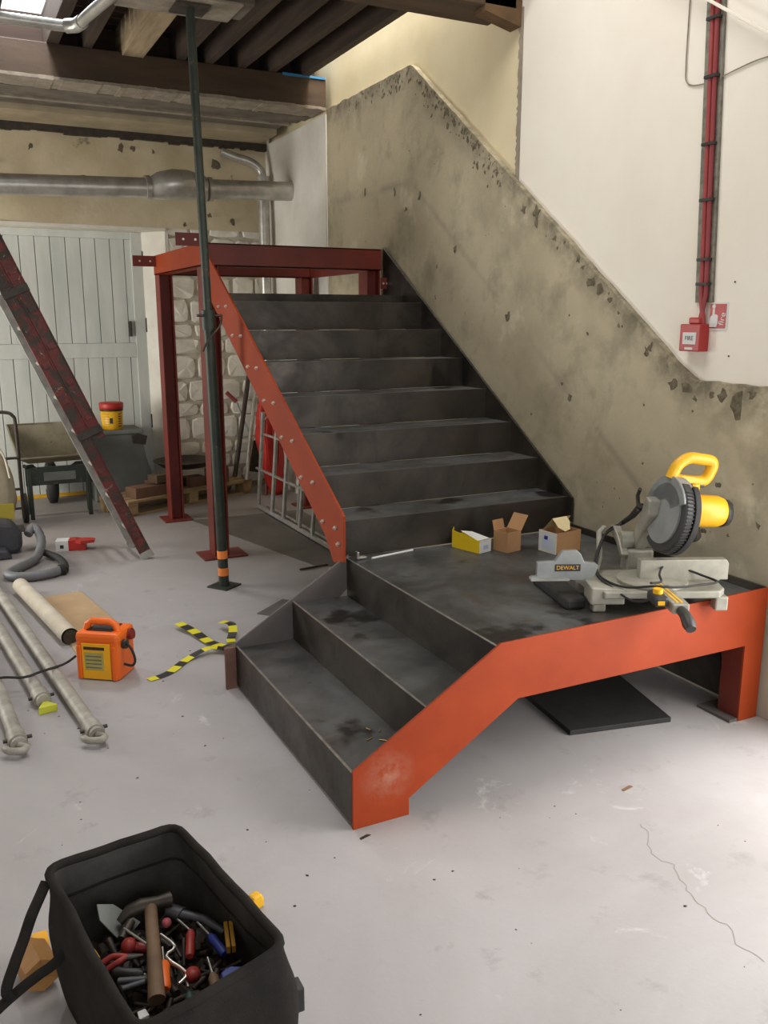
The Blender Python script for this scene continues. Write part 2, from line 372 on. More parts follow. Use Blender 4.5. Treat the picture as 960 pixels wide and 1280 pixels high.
struct(MB().box((-3.4, -5.2, 0), (-2.5, -5, 4.4)).box((0.5, -5.2, 0), (2.1, -5, 4.4)).box((-2.5, -5.2, 3.1), (0.5, -5, 4.4)).build('wall_front', 'roomwall'))
struct(MB().box((-3.4, -5.2, 4.4), (2.1, -0.05, 4.5)).box((-3.4, 1.55, 4.4), (2.1, 1.9, 4.5)).box((-3.4, -.05, 4.4), (-1.1, 1.55, 4.5)).box((1.3, -.05, 4.4), (2.1, 1.55, 4.5)).build('ceiling', 'roomwall'))
struct(MB().box((-3.2, 1.86, 3.52), (1.9, 1.9, 4.4)).build('wall_bulkhead', 'roomwall'))

# back wall with door recess
wb = struct(MB().box((0.86, 5.970, 0), (1.9, 6.4, 3.72)).box((-3.2, 5.97, 2.40), (0.86, 6.4, 3.72)).box((-3.2, 6.32, 0), (0.86, 6.4, 2.40)).build('wall_back', 'joint'))
up = MB(); nx, nz = 40, 14; vs = []
for j in range(nz+1):
    for i in range(nx+1):
        x = -1.6+3.46*i/nx; z = 2.42+.85*j/nz
        y = 5.935-.030*noise.noise(Vector((x*1.8, z*2.4, 0)))-.012*noise.noise(Vector((x*7, z*7, 5)))
        vs.append((x, y, z))
up.add(vs, [(j*(nx+1)+i, j*(nx+1)+i+1, (j+1)*(nx+1)+i+1, (j+1)*(nx+1)+i) for j in range(nz) for i in range(nx)], True)
up.build('upper_plaster', 'plaster', wb)
for i, (x, z, r) in enumerate(((-.22,3.02,.028),(.52,3.06,.040),(.62,3.07,.022),(.80,3.06,.020),(-.50,2.87,.03),(1.35,2.98,.05),(1.28,2.55,.025),(1.05,2.46,.02),(1.5,2.5,.03))):
    v, f = chip(0, 0, r, seed=700+i, elong=1.1)
    MB().add([(x-a[1], 5.902-.0+(a[0]-1.8595), z+a[2]) for a in v], f).build('plaster_hole', 'chip', wb)
gp_ = MB(); xx = -1.6; rg_ = random.Random(21)
while xx < 1.8:
    w_ = rg_.uniform(.04, .12); gp_.box((xx, 5.885, 3.155-rg_.uniform(0, .02)), (xx+w_, 5.96, 3.205)); xx += w_
gp_.build('dark_gap', 'dark', wb)
rnd = random.Random(11); z = 0.02
while z < 2.40:
    h = rnd.uniform(.13, .24); x = 0.87+rnd.uniform(-.02, .0)
    while x < 1.84:
        w = min(rnd.uniform(.16, .34), 1.86-x)
        if 1.86-x-w < .07: w = 1.86-x
        n = 10; ring = []; inner = []
        for k in range(n):
            q = 2*math.pi*k/n; sx = abs(math.cos(q))**.45*(1 if math.cos(q) > 0 else -1); sz = abs(math.sin(q))**.45*(1 if math.sin(q) > 0 else -1)
            jx, jz = rnd.uniform(.88, 1.03), rnd.uniform(.86, 1.04)
            ring.append((x+w/2+sx*w*.50*jx, 5.972, z+h/2+sz*h*.49*jz))
            inner.append((x+w/2+sx*w*.45*jx, 5.956+rnd.uniform(-.007, .008), z+h/2+sz*h*.43*jz))
        cv = [(x+w/2+rnd.uniform(-.3,.3)*w, 5.948+rnd.uniform(-.006, .008), z+h/2+rnd.uniform(-.25,.25)*h)]
        fs = [(k, (k+1) % n, n+(k+1) % n, n+k) for k in range(n)]+[(n+k, n+(k+1) % n, 2*n) for k in range(n)]
        MB().add(ring+inner+cv, fs).build('stone', 'stone', wb)
        x += w
    z += h
# white splayed reveal, lintel ledge, door
struct(MB().prism([(.70, 6.32), (.70, 6.14), (.87, 5.95), (.90, 5.95), (.90, 6.32)], 0, 2.42, 'z').build('trim_1', 'trimpaint'))
struct(MB().box((-1.6, 5.93, 2.395), (.88, 6.3, 2.425)).build('trim_2', 'trimpaint', bevel=.004))
d = struct(MB().box((-1.55, 6.20, 0.0), (.70, 6.30, 2.395)).build('door_1', mat('door_shadow_gap', '#6a706a', rough=.9)))
x = -1.50; k = 0
while x < .60:
    w = .128
    MB().box((x, 6.175, 1.40), (min(x+w-.006, .60), 6.2, 2.33)).build('door_plank', 'doorpaint', d, bevel=.003)
    MB().box((x, 6.175, 0.03), (min(x+w-.006, .60), 6.2, 1.27)).build('door_plank', 'doorpaint', d, bevel=.003)
    x += w
MB().box((-1.5, 6.155, 1.27), (.60, 6.2, 1.40)).build('mid_rail', 'doorpaint', d, bevel=.004)
MB().box((-1.5, 6.155, 2.33), (.60, 6.2, 2.395)).build('top_rail', 'doorpaint', d, bevel=.004)
MB().box((.60, 6.15, 0), (.71, 6.21, 2.395)).build('door_stile', 'doorpaint', d, bevel=.004)
MB().box((.545, 6.13, 1.46), (.565, 6.18, 1.60)).build('door_handle', 'dark', d, bevel=.004)
MB().box((-1.5, 6.165, -.0), (.6, 6.2, .03)).build('door_light_line', 'yellow', d)  # yellow strip painting the line of light under the door
for hz in (.6, 1.5, 2.1): MB().box((.695, 6.135, hz), (.712, 6.15, hz+.13)).build('hinge', 'dark', d)

# ------------------------------------------------------------------ ceiling timbers
def tbeam(name, a, b, m, label, cat='beam', group=None, seg=24, amp=.006):
    (x0,y0,z0),(x1,y1,z1) = a, b; o = MB().box(a, b).build(name, m, bevel=.008); tag(o, label, cat, group); return o
tb = thing('timber_beam', 'brown sawn timber beam across the room below the dark joists', 'beam')
MB().box((-3.2, 4.5, 3.245), (1.86, 4.72, 3.462)).build('timber', 'beam', tb, bevel=.006)
mo = MB(); x = -2.0
while x < 1.84:
    w = random.uniform(.03, .10); mo.box((x, 4.488, 3.228+random.uniform(-.006, .003)), (min(x+w, 1.855), 4.76, 3.246+random.uniform(0, .006))); x += w
o = mo.build('mortar_crust', 'mortar', tb); tag(o, 'crust of pale mortar along the lower edge')
MB().box((1.50, 4.485, 3.448), (1.85, 4.60, 3.464)).build('blue_membrane', 'bluewrap', tb)
# soffit boards behind the beam
sf = struct(MB().box((-3.2, 4.72, 3.30), (1.86, 6.0, 3.36)).build('ceiling_soffit', 'soffit'))
for (y0, y1, z0, m) in ((4.77, 4.92, 3.225, 'soffit'), (4.94, 5.10, 3.243, 'soffit'), (5.115, 5.16, 3.225, 'mortar'), (5.18, 5.43, 3.25, 'soffit'), (5.45, 5.90, 3.205, 'soffitlight')):
    MB().box((-1.6, y0, z0), (1.85-(.0 if y0 < 5 else .06), y1, 3.30)).build('soffit_board', m, sf, bevel=.005)
# joists and deck
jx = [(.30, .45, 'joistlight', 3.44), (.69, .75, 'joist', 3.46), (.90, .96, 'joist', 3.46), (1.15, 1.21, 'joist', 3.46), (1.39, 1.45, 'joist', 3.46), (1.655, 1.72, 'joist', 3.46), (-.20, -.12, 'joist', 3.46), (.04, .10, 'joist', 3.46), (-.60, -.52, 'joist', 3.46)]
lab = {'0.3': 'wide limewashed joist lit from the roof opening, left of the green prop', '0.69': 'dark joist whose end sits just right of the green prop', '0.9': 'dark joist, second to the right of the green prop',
       '1.15': 'dark joist, third to the right of the green prop', '1.39': 'dark joist, second from the white wall', '1.655': 'dark end joist nearest the bright slot along the wall',
       '-0.2': 'joist edging the bright roof opening on its right side', '0.04': 'dark joist between the roof opening and the limewashed joist', '-0.6': 'joist on the left side of the bright roof opening'}
for (x0, x1, m, z0) in jx:
    o = MB().box((x0, 1.9, z0), (x1, 4.72, 3.66)).build('ceiling_joist', m, bevel=.004)
    tag(o, lab.get(str(x0), 'dark joist left of the roof opening, beyond the frame'), 'joist', 'ceiling joists')
dk = thing('timber_deck', 'dark floorboards laid on the joists above the stair', 'decking')
y = 1.9
while y < 4.70:
    MB().box((-.20, y, 3.66), (1.72, min(y+.135, 4.725), 3.685)).build('deck_board', 'board', dk)
    MB().box((-3.2, y, 3.66), (-.52, min(y+.135, 4.725), 3.685)).build('deck_board', 'board', dk)
    y += .142
struct(MB().box((-3.2, 4.73, 3.37), (1.86, 5.95, 3.70)).build('ceiling_back', 'board'))
nb = thing('near_beam', 'grey-brown old beam overhead at the top of the frame, nearest the camera', 'beam')
MB().box((-3.2, 1.9, 3.215), (1.86, 2.185, 3.46)).build('timber', 'oldwood', nb, bevel=.01)
MB().prism([(1.66, 3.19), (1.885, 3.14), (1.893, 3.46), (1.64, 3.46)], 1.90, 2.0, 'y').build('broken_end', mat('raw_broken_wood', '#6e5236', '#54402c', 8, rough=.9), nb)
br = thing('bearer_timber', 'short plastered bearer timber resting on the head of the green prop', 'beam')
MB().box((-.08, 2.52, 3.235), (.62, 2.78, 3.44)).build('timber', 'soffit', br, bevel=.012)
MB().box((-.06, 2.50, 3.222), (.55, 2.80, 3.237)).build('mortar_crust', 'mortar', br, bevel=.004)

# ------------------------------------------------------------------ pipes
pp = thing('drain_pipe', 'large silver horizontal pipe with a fat coupling along the back wall', 'pipe')
MB().tube([(-2.4, 5.3, 2.56), (.62, 5.3, 2.672)], .080, 24).build('pipe_run', 'galv', pp)
MB().tube([(1.10, 5.3, 2.692), (1.87, 5.3, 2.72)], .080, 24).build('pipe_run', 'galv', pp)
MB().tube([(.60,5.3,2.672),(.64,5.3,2.674),(.70,5.28,2.69),(.80,5.25,2.705),(.92,5.26,2.71),(1.0,5.28,2.705),(1.06,5.3,2.70)], [.086,.09,.110,.120,.118,.105,.092], 24).build('coupling', 'galv', pp)
for x, r in ((.60, .097), (1.06, .108), (1.12, .098), (.10, .083)):
    MB().tube([(x-.018, 5.3, 2.65+x*.037), (x+.018, 5.3, 2.652+x*.037)], r, 24).build('collar', 'galv', pp)
vp = thing('rising_pipe', 'slim grey vertical pipe behind the stair head, bending left under the soffit', 'pipe')
MB().tube(smooth_path([(1.40,5.86,3.10),(1.52,5.84,3.06),(1.66,5.80,3.02),(1.745,5.78,2.95),(1.76,5.77,2.85)]), .038, 16).build('bend', 'galv', vp)
MB().tube([(1.76, 5.77, 2.9), (1.76, 5.77, 0.0)], .052, 20).build('pipe_run', 'galv', vp)
MB().tube([(1.76, 5.77, 2.83), (1.76, 5.77, 2.90)], .060, 20).build('collar', 'galv', vp)
gp = thing('conduit_pipe', 'thin grey conduit crossing the roof opening and turning toward the near beam', 'pipe')
MB().tube(smooth_path([(-1.6,3.22,3.21),(-.9,3.22,3.21),(-.40,3.22,3.21),(-.24,3.21,3.21),(-.19,3.15,3.21),(-.17,3.0,3.21),(-.12,2.7,3.21),(-.06,2.35,3.21)]), .030, 14).build('pipe_run', 'galv', gp)
MB().tube([(-.25,3.215,3.21),(-.20,3.18,3.21),(-.18,3.10,3.21)], .037, 14).build('elbow', 'galv', gp)
MB().box((-1.22, 3.19, 3.21), (-1.30, 3.25, 3.47)).build('hanger', 'galv', gp)

# ------------------------------------------------------------------ steel landing with three steps
g, h1, h2, H, WY, XR = .272, .199, .367, .535, 1.242, 1.85
ld = thing('steel_landing', 'low steel landing with three side steps and a bright red-orange front stringer', 'staircase')
front = [(0,0),(0,.206),(.556,.546),(XR,.562),(XR,.0),(1.745,0),(1.745,.33),(.635,.33),(.206,.061),(.206,0)]
MB().prism(front, -.010, 0, 'y').build('front_stringer', 'red_scuffed', ld, bevel=.0015)
lg = MB().box((1.745, -.001, .012), (1.757, .10, .50)).box((1.84, -.001, .012), (1.85, .10, .50)).box((1.757, .045, .012), (1.84, .055, .50)).build('leg', 'red_deep', ld, bevel=.001)
MB().box((1.70, -.005, 0), (1.855, .17, .012)).build('base_plate', 'primer', ld, bevel=.001)
back = [(0,0),(0,.212),(.556,.552),(.556,.40),(.206,.061),(.206,0)]
MB().prism(back, WY, WY+.010, 'y').build('rear_stringer', 'primer', ld, bevel=.001)
MB().box((-.05, WY-.004, 0), (-.001, WY+.012, .195)).build('end_plate', mat('brown_rusty_plate', '#7b5a4c', '#684a3e', 9, rough=.7), ld, bevel=.001)
for i, (x, z0, z1) in enumerate(((0, 0.015, h1), (g, h1-.04, h2), (2*g, h2-.04, H))):
    r_ = MB().box((x, 0.001, z0), (x+.008, WY-.001, z1)).build('riser', 'steel', ld, bevel=.001)
    MB().box((x-.0005, 0.001, z1-.0005), (x+.0085, WY-.001, z1+.0015)).build('riser_lip', 'edge', r_)
for x, z in ((0.008, h1-.012), (g+.008, h2-.012)):
    MB().box((x, .001, z-.006), (x+g-.008, WY-.001, z)).build('tread', 'tread', ld)
MB().box((2*g+.008, .001, H-.012), (1.838, 1.262, H-.003)).build('landing_plate', 'tread', ld)
MB().box((1.838, .001, H-.06), (1.849, 1.26, H+.030)).build('wall_upstand', 'steel', ld, bevel=.001)
for y in (.35, .75, 1.15): MB().box((.62, y, .40), (1.83, y+.05, .522)).build('cross_joist', 'steel', ld)
for (x, y) in ((.60, 1.20), (1.76, 1.18)):
    MB().box((x, y, 0), (x+.06, y+.06, .40)).build('leg', 'primer', ld)
# brass pins and grinding crumbs left on the first tread, silver scrap at the corner
for i, (x, y, a, L) in enumerate(((.16,.20,.4,.028),(.19,.27,1.9,.022),(.20,.17,2.4,.032),(.22,.24,.9,.018),(.23,.16,.2,.02))):
    o = MB().tube([(-L/2, 0, 0), (L/2, 0, 0)], .0022, 6).build('wood_splinter', 'copper'); o.location = (x, y, h1-.0095); o.rotation_euler = (0, 0, a)
    tag(o, 'tiny pale splinter lying on the lowest steel tread', 'splinter', 'splinters on the lowest tread')

# ------------------------------------------------------------------ upper flight
gm, hm, Y0 = .268, .17, 1.27
st = thing('steel_staircase', 'dark steel stair flight rising from the landing with a bolted red left stringer', 'staircase')
MB().prism([(3.40,2.06),(3.30,2.03),(1.204,.746),(1.206,.53),(1.325,.50),(1.42,.61),(3.40,1.83)], .513, .525, 'x').build('left_stringer', 'red', st, bevel=.0015)
MB().prism([(3.455,2.115),(1.235,.705),(1.235,.575),(1.60,.575),(3.455,1.78)], 1.838, 1.850, 'x').build('right_stringer', 'steel', st, bevel=.001)
for i in range(7):
    y = Y0+gm*i; z = H+hm*(i+1)
    r_ = MB().box((.526, y, z-hm-(.0 if i else .0)+.0), (1.837, y+.008, z)).build('riser', 'steel', st, bevel=.001)
    MB().box((.526, y-.0005, z-.0005), (1.837, y+.0085, z+.001)).build('riser_lip', 'nosing', r_)
    MB().box((.526, y+.008, z-.010), (1.837, y+gm, z-.002)).build('tread', 'tread', st)
MB().box((.526, Y0+gm*7, 1.715), (1.837, Y0+gm*7+.008, 1.780)).build('riser', 'steel', st)
def bolt_at(parent, loc, first=[None]):
    if first[0] is None:
        m = MB().prism([(.011*math.cos(k*math.pi/3), .011*math.sin(k*math.pi/3)) for k in range(6)], -.009, .0, 'x'); m.tube([(-.015,0,0),(-.009,0,0)], .006, 8)
        first[0] = m.build('bolt', 'bolt', parent); first[0].location = loc; return first[0]
    return copy_part(first[0], parent, loc)
for i in range(7):
    z = H+hm*(i+1)-.03; y = Y0+gm*i
    bolt_at(st, (.513, y+.018, z)); bolt_at(st, (.513, y+.018+(.155 if i else .15), z))
bolt_at(st, (.513, 1.255, .605))
cl = thing('steel_offcut', 'small bright metal offcut at the landing corner under the red stringer foot', 'offcut', (.58, 1.20, H))
MB().prism([(0,0),(.05,.0),(.05,.01),(.012,.012),(.012,.035),(0,.035)], 0, .03, 'y').build('angle_piece', 'edge', cl, bevel=.002)

# ------------------------------------------------------------------ red support frame under the stair head
fr = thing('red_support_frame', 'dark red steel frame of four posts and beams at the stair head', 'frame')
def column(x, y, z1, z0=.012, w=.105, dp=.14, m='red_deep'):
    MB().box((x, y, z0), (x+.010, y+dp, z1)).box((x+w-.010, y, z0), (x+w, y+dp, z1)).box((x+.01, y+dp*.4, z0), (x+w-.01, y+dp*.4+.01, z1)).build('post', m, fr, bevel=.002)
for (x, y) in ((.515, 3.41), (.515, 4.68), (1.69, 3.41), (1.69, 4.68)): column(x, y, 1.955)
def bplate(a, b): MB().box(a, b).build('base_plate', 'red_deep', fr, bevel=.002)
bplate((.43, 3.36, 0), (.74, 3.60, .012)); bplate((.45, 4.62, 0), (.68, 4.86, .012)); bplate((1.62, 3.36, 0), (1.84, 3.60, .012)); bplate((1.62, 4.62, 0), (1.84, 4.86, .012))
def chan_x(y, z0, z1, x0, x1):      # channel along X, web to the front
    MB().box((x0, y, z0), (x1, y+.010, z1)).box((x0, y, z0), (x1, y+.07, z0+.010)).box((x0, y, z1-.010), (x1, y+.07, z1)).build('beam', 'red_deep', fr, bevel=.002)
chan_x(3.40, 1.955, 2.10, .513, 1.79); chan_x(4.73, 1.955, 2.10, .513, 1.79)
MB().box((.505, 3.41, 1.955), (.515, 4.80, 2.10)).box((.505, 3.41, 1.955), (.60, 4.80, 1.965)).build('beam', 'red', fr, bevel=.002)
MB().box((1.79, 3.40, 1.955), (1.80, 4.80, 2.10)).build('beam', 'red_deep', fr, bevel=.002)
def tab(x0, x1, y, z0, z1):
    o = MB().box((x0, y-.008, z0), (x1, y+.0, z1)).build('fixing_tab', 'red_deep', fr, bevel=.001)
    for k in (.28, .72):
        MB().tube([(x0+(x1-x0)*k, y-.012, (z0+z1)/2), (x0+(x1-x0)*k, y-.006, (z0+z1)/2)], .0075, 10).build('bolt_hole', 'bolt', o)
tab(.345, .52, 3.40, 2.075, 2.155); tab(.33, .513, 4.72, 2.015, 2.095); tab(1.79, 1.86, 3.398, 1.83, 1.905)

# ------------------------------------------------------------------ adjustable prop (standing)
pr = thing('steel_prop', 'green adjustable steel prop standing upright with orange bands near its foot', 'prop')
A = Vector((.385, 2.75, .008)); B = Vector((.30, 2.65, 3.222)); D = (B-A).normalized()
def pt(z): return A+D*((z-A.z)/D.z)
MB().tube([pt(.01), pt(1.66)], .031, 18).build('outer_tube', 'green', pr)
MB().tube([pt(1.55), pt(3.215)], .024, 18).build('inner_tube', 'green', pr)
MB().box((-.075,-.075,0), (.075,.075,.010), Matrix.Translation((.385,2.75,0)) @ Matrix.Rotation(R(35),4,'Z')).build('base_plate', 'green', pr, bevel=.001)
MB().box((-.09,-.09,-.012), (.09,.09,.0), Matrix.Translation((.30,2.65,3.222))).build('head_plate', 'dark', pr, bevel=.001)
MB().tube([pt(1.56), pt(1.67)], .040, 18).build('collar', 'green', pr)
q = pt(1.64); MB().tube([q+Vector((-.07,-.02,.0)), q+Vector((.08,.0,.0))], .008, 8).tube(smooth_path([q+Vector((.08,0,0)), q+Vector((.05,-.05,-.06)), q+Vector((-.02,-.05,-.14)), q+Vector((-.05,-.04,-.2))]), .006, 8).build('locking_pin', 'dark', pr)
for z in (.075, .185): MB().tube([pt(z), pt(z+.05)], .0325, 18).build('marking_band', 'hivis', pr)

# ------------------------------------------------------------------ extension ladder
la = thing('extension_ladder', 'paint-splashed red extension ladder leaning to the left before the grey door', 'ladder')
F = Vector((.10, 3.60, 0)); ax = Vector((-.98*math.tan(R(22.8)), .19*math.tan(R(22.8)), 1)).normalized()   # along rails
wd = Vector((-.06, 1, 0)).normalized()                                                                   # across rungs
nn = ax.cross(wd).normalized()
if nn.x < 0: nn = -nn
def lm(o0): return Matrix.Translation(o0) @ Matrix((nn, wd, ax)).transposed().to_4x4()
def rails(o0, L, l0, mtl, tag_=None):
    for k, w in enumerate((0, .36)):
        m = MB()
        M = lm(o0)
        m.box((-.040, w, l0), (-.032, w+.026, L), M).box((.032, w, l0), (.040, w+.026, L), M).box((-.032, w+(.0 if k else .0)+.006, l0), (.032, w+.014, L), M)
        o = m.build('rail', mtl if k == 0 else 'alu', la, bevel=.001)
        if k == 1: tag(o, 'bare grey far rail')
    z = l0+.16
    while z < L-.05:
        M = lm(o0); a = M @ Vector((0, .01, z)); b = M @ Vector((0, .37, z))
        MB().tube([a, b], .015, 10).build('rung', 'alu', la); 
        MB().box((-.024,-.004,z-.018),(.024,.007,z+.018), M).build('rung_socket', 'ladder', la, bevel=.002)
        z += .25
rails(F+nn*(-.0), 3.62, .03, 'ladder')
rails(F+nn*.083, 3.62, .88, 'ladder')
for w in (-.002, .36): MB().box((-.046, w, -.012), (.046, w+.032, .04), lm(F+ax*.018)).build('rubber_foot', 'alu', la, bevel=.003)
tilt = Vector((.0, 0, 0))
for z in (.92, 1.9): MB().box((-.045, -.01, z), (.125, -.001, z+.05), lm(F)).build('guide_bracket', 'dark', la, bevel=.002)

# ------------------------------------------------------------------ call point, sign, trunking on the right wall
tk = thing('cable_trunking', 'grey perforated cable tray with red fire cables clipped down the white wall', 'cable tray')
X = 1.893
def wpt(z, dy=0): return .475+(z-1.69)*.048+dy
MB().add([(X,wpt(1.69,-.042),1.69),(X,wpt(1.69,.052),1.69),(X,wpt(4.2,.052),4.2),(X,wpt(4.2,-.042),4.2),
          (X-.012,wpt(1.69,-.042),1.69),(X-.012,wpt(1.69,.052),1.69),(X-.012,wpt(4.2,.052),4.2),(X-.012,wpt(4.2,-.042),4.2)],
         [(0,1,2,3),(4,5,6,7),(0,1,5,4),(1,2,6,5),(2,3,7,6),(3,0,4,7)]).build('tray', mat('weathered_tray', '#8e8a7d', '#6b675d', 30, rough=.6, metal=.4), tk)
MB().tube([(X-.02, wpt(1.60,-.005)+.0, 1.60), (X-.02, wpt(1.72,.010), 1.72), (X-.02, wpt(4.2,.010), 4.2)], .011, 10).build('red_cable', mat('faded_red_cable', '#a4443f', '#93393a', 9, rough=.5), tk)
MB().tube([(X-.02, wpt(1.60,.015), 1.60), (X-.02, wpt(1.72,-.014), 1.72), (X-.02, wpt(4.2,-.012), 4.2)], .010, 10).build('red_cable', mat('dull_red_cable', '#8e3a3c', rough=.5), tk)
for z in (1.76, 1.86, 2.10, 2.32, 2.58, 2.80, 3.0): MB().box((X-.038, wpt(z,-.032), z), (X-.010, wpt(z,.030), z+.012)).build('cable_clip', 'black', tk, bevel=.001)
cp = thing('fire_call_point', 'small red fire call point box with white label below the cable tray', 'call point')
MB().box((X-.055, .445, 1.485), (X, .560, 1.600)).build('housing', 'signred', cp, bevel=.004)
MB().box((X-.04, .465, 1.600), (X-.005, .530, 1.628)).build('cable_gland', 'signred', cp, bevel=.006)
lb = MB().box((X-.057, .465, 1.515), (X-.0545, .540, 1.565)).build('label', 'white', cp)
MW = Matrix(((0,0,-1,0),(-1,0,0,0),(0,1,0,0),(0,0,0,1)))
lettering(lb, 'FIRE', 'dark', .026, Matrix.Translation((X-.0575, .5025, 1.54)) @ MW)
MB().box((X-.057, .48, 1.492), (X-.0545, .525, 1.502)).build('label_strip', 'white', cp)
sg = thing('fire_sign', 'small red and white fire notice with pointing hand on the white wall', 'sign')
MB().box((X-.003, .352, 1.575), (X, .452, 1.690)).build('plate', 'white', sg)
MB().box((X-.004, .360, 1.583), (X-.003, .447, 1.683)).build('red_field', 'signred', sg)
hand = [(.445,1.588),(.407,1.588),(.402,1.605),(.402,1.635),(.412,1.640),(.421,1.640),(.421,1.665),(.427,1.668),(.432,1.664),(.432,1.638),(.443,1.630),(.446,1.61)]
MB().prism(hand, X-.0052, X-.004, 'x').build('hand_symbol', 'white', sg)
MB().tube([(X-.0052,.427,1.673),(X-.004,.427,1.673)], .009, 12).build('button_symbol', 'white', sg)
lettering(sg, 'fire', 'white', .040, Matrix.Translation((X-.0045, .379, 1.622)) @ MW @ Matrix.Rotation(R(80), 4, 'Z'))
cb = thing('white_wire', 'thin white wire looping across the wall behind the cable tray', 'cable')
MB().tube(smooth_path([(X-.006,.690,4.2),(X-.006,.686,2.9),(X-.006,.683,2.66),(X-.006,.672,2.60),(X-.006,.63,2.578),(X-.006,.56,2.572),(X-.006,.50,2.575),(X-.006,.40,2.59),(X-.006,.27,2.60),(X-.006,0,2.59),(X-.006,-.44,2.6)]), .0028, 6).build('wire', 'mortar', cb)
bb = thing('white_brace_bar', 'white square bar slanting across the red cables at the top right', 'bar')
MB().add([(X-.066,1.10,3.23),(X-.05,1.10,3.23),(X-.05,1.10,3.243),(X-.066,1.10,3.243),(X-.066,-.30,2.32),(X-.05,-.30,2.32),(X-.05,-.30,2.333),(X-.066,-.30,2.333)],
         [(0,1,2,3),(4,5,6,7),(0,1,5,4),(1,2,6,5),(2,3,7,6),(3,0,4,7)]).build('bar', 'whitewall', bb, bevel=.002)
for (y, z) in ((1.06, 3.205), (-.25, 2.36)): MB().box((X-.055, y-.02, z-.01), (X, y+.02, z+.03)).build('bracket', 'galv', bb)
for (y, z) in ((.33,1.77),(.33,1.47)): tag(MB().tube([(X-.004,y,z),(X,y,z)], .0035, 8).build('wall_screw', 'dark'), 'dark screw head in the white wall, %s the fire notice' % ('above' if z > 1.6 else 'below'), 'screw')

# ------------------------------------------------------------------ things on the landing
ZL = H-.003
yb = thing('yellow_box', 'bright yellow carton with a white end label, left of the cardboard boxes', 'box', (1.142, 1.040, ZL+.001), math.atan2(.172, -.047)-math.pi/2)
# local: y runs along the long face, x to the right (white end)
w_, L_, h_ = .085, .178, .062
MB().prism([(0,0),(L_,0),(L_,.085),(L_-.012,.105),(L_-.012,.085),(.0,h_)], 0, .002, 'x').build('yellow_side', 'ylabel', yb)
MB().box((w_-.002, 0, 0), (w_, L_, h_)).build('far_side', 'ylabel', yb)
MB().box((0.002, 0, 0), (w_-.002, .002, h_)).build('white_end', 'white', yb)
MB().box((0.002, L_-.002, 0), (w_-.002, L_, h_)).build('far_end', 'ylabel', yb)
MB().box((0.002, .002, 0), (w_-.002, L_-.002, .002)).build('base', 'card', yb)
MB().add([(.002,.01,h_),(w_,.01,h_),(w_,L_*.7,h_+.012),(.002,L_*.7,h_+.030)], [(0,1,2,3)]).build('lid_flap', 'white', yb)
MB().box((.03, -.0008, .015), (.065, 0, .035)).build('print_block', mat('pale_blue_print', '#a9b3d0', rough=.7), yb)
cbx = thing('cardboard_box', 'small open brown cardboard box with one tall flap raised', 'box', (1.268, .990, ZL+.001), R(12))
a, hh, t = .092, .098, .003
MB().box((0,0,0),(a,t,hh)).build('front_side', 'card', cbx); MB().box((0,a-t,0),(a,a,hh)).build('rear_side', 'card', cbx)
MB().box((-.0,t,0),(t,a-t,hh)).build('left_side', 'card', cbx); MB().box((a-t,t,0),(a,a-t,hh)).build('right_side', 'card', cbx)
MB().box((t,t,0),(a-t,a-t,t)).build('base', 'card', cbx)
MB().add([(a,0,hh),(a,a,hh),(a+.045,a,hh+.068),(a+.045,0,hh+.068),(a+.003,0,hh),(a+.003,a,hh),(a+.048,a,hh+.068),(a+.048,0,hh+.068)],[(0,1,2,3),(4,5,6,7),(0,1,5,4),(1,2,6,5),(2,3,7,6),(3,0,4,7)]).build('raised_flap', 'card', cbx)
MB().add([(0,a,hh),(a*.8,a,hh),(a*.8,a+.012,hh+.045),(0,a+.012,hh+.045)],[(0,1,2,3)]).build('rear_flap', 'card', cbx)
MB().add([(0,0,hh),(0,a,hh),(.035,a,hh-.02),(.035,0,hh-.02)],[(0,1,2,3)]).build('folded_flap', 'card', cbx)
wbx = thing('labelled_carton', 'brown and white carton with a blue-marked label and cream tuck flap', 'box', (1.455, .862, ZL+.001), R(8))
# local x along the brown side, local y back along the white end
Lx, Wy, hz = .165, .115, .102
MB().box((0,0,0),(t,Wy,hz)).build('white_end', 'white', wbx); MB().box((t,0,0),(Lx,t,hz)).build('brown_side', 'card', wbx)
MB().box((Lx-t,t,0),(Lx,Wy,hz)).build('far_end', 'card', wbx); MB().box((t,Wy-t,0),(Lx-t,Wy,hz)).build('far_side', 'card', wbx); MB().box((t,t,0),(Lx-t,Wy-t,t)).build('base', 'card', wbx)
MB().box((-.0008,.018,.018),(0,.092,.072)).build('address_label', mat('pale_label', '#c9d2e6', rough=.6), wbx)
MB().box((-.0015,.055,.062),(0,.078,.080)).build('blue_mark', 'blue', wbx)
MB().add([(.03,Wy,hz),(Lx+.01,Wy,hz),(Lx-.01,Wy-.055,hz+.060),(.03,Wy-.055,hz+.060)],[(0,1,2,3)]).build('lid', 'cream', wbx)
MB().add([(.03,Wy-.055,hz+.060),(.125,Wy-.055,hz+.060),(.118,Wy-.085,hz+.040),(.10,Wy-.105,hz+.008),(.065,Wy-.108,hz+.002),(.036,Wy-.090,hz+.022)],[(0,1,2,3,4,5)]).build('tuck_flap', 'cream', wbx)
o = MB().tube([(0,0,0),(.24,.045,0)], .0055, 8).build('white_rod', 'white'); o.location = (.648, 1.186, ZL+.0055); tag(o, 'thin white rod lying at the foot of the first riser', 'rod')
o = MB().prism([(0,0),(.085,.0),(.13,.33),(.10,.40),(.02,.36)], 0, .045, 'z').build('black_rubber_wedge', 'rubber', bevel=.012); o.location = (.995, .20, ZL); tag(o, 'black rubber-edged slab lying under the left end of the mitre saw', 'wedge')
o.rotation_euler = (0,0,R(-12))

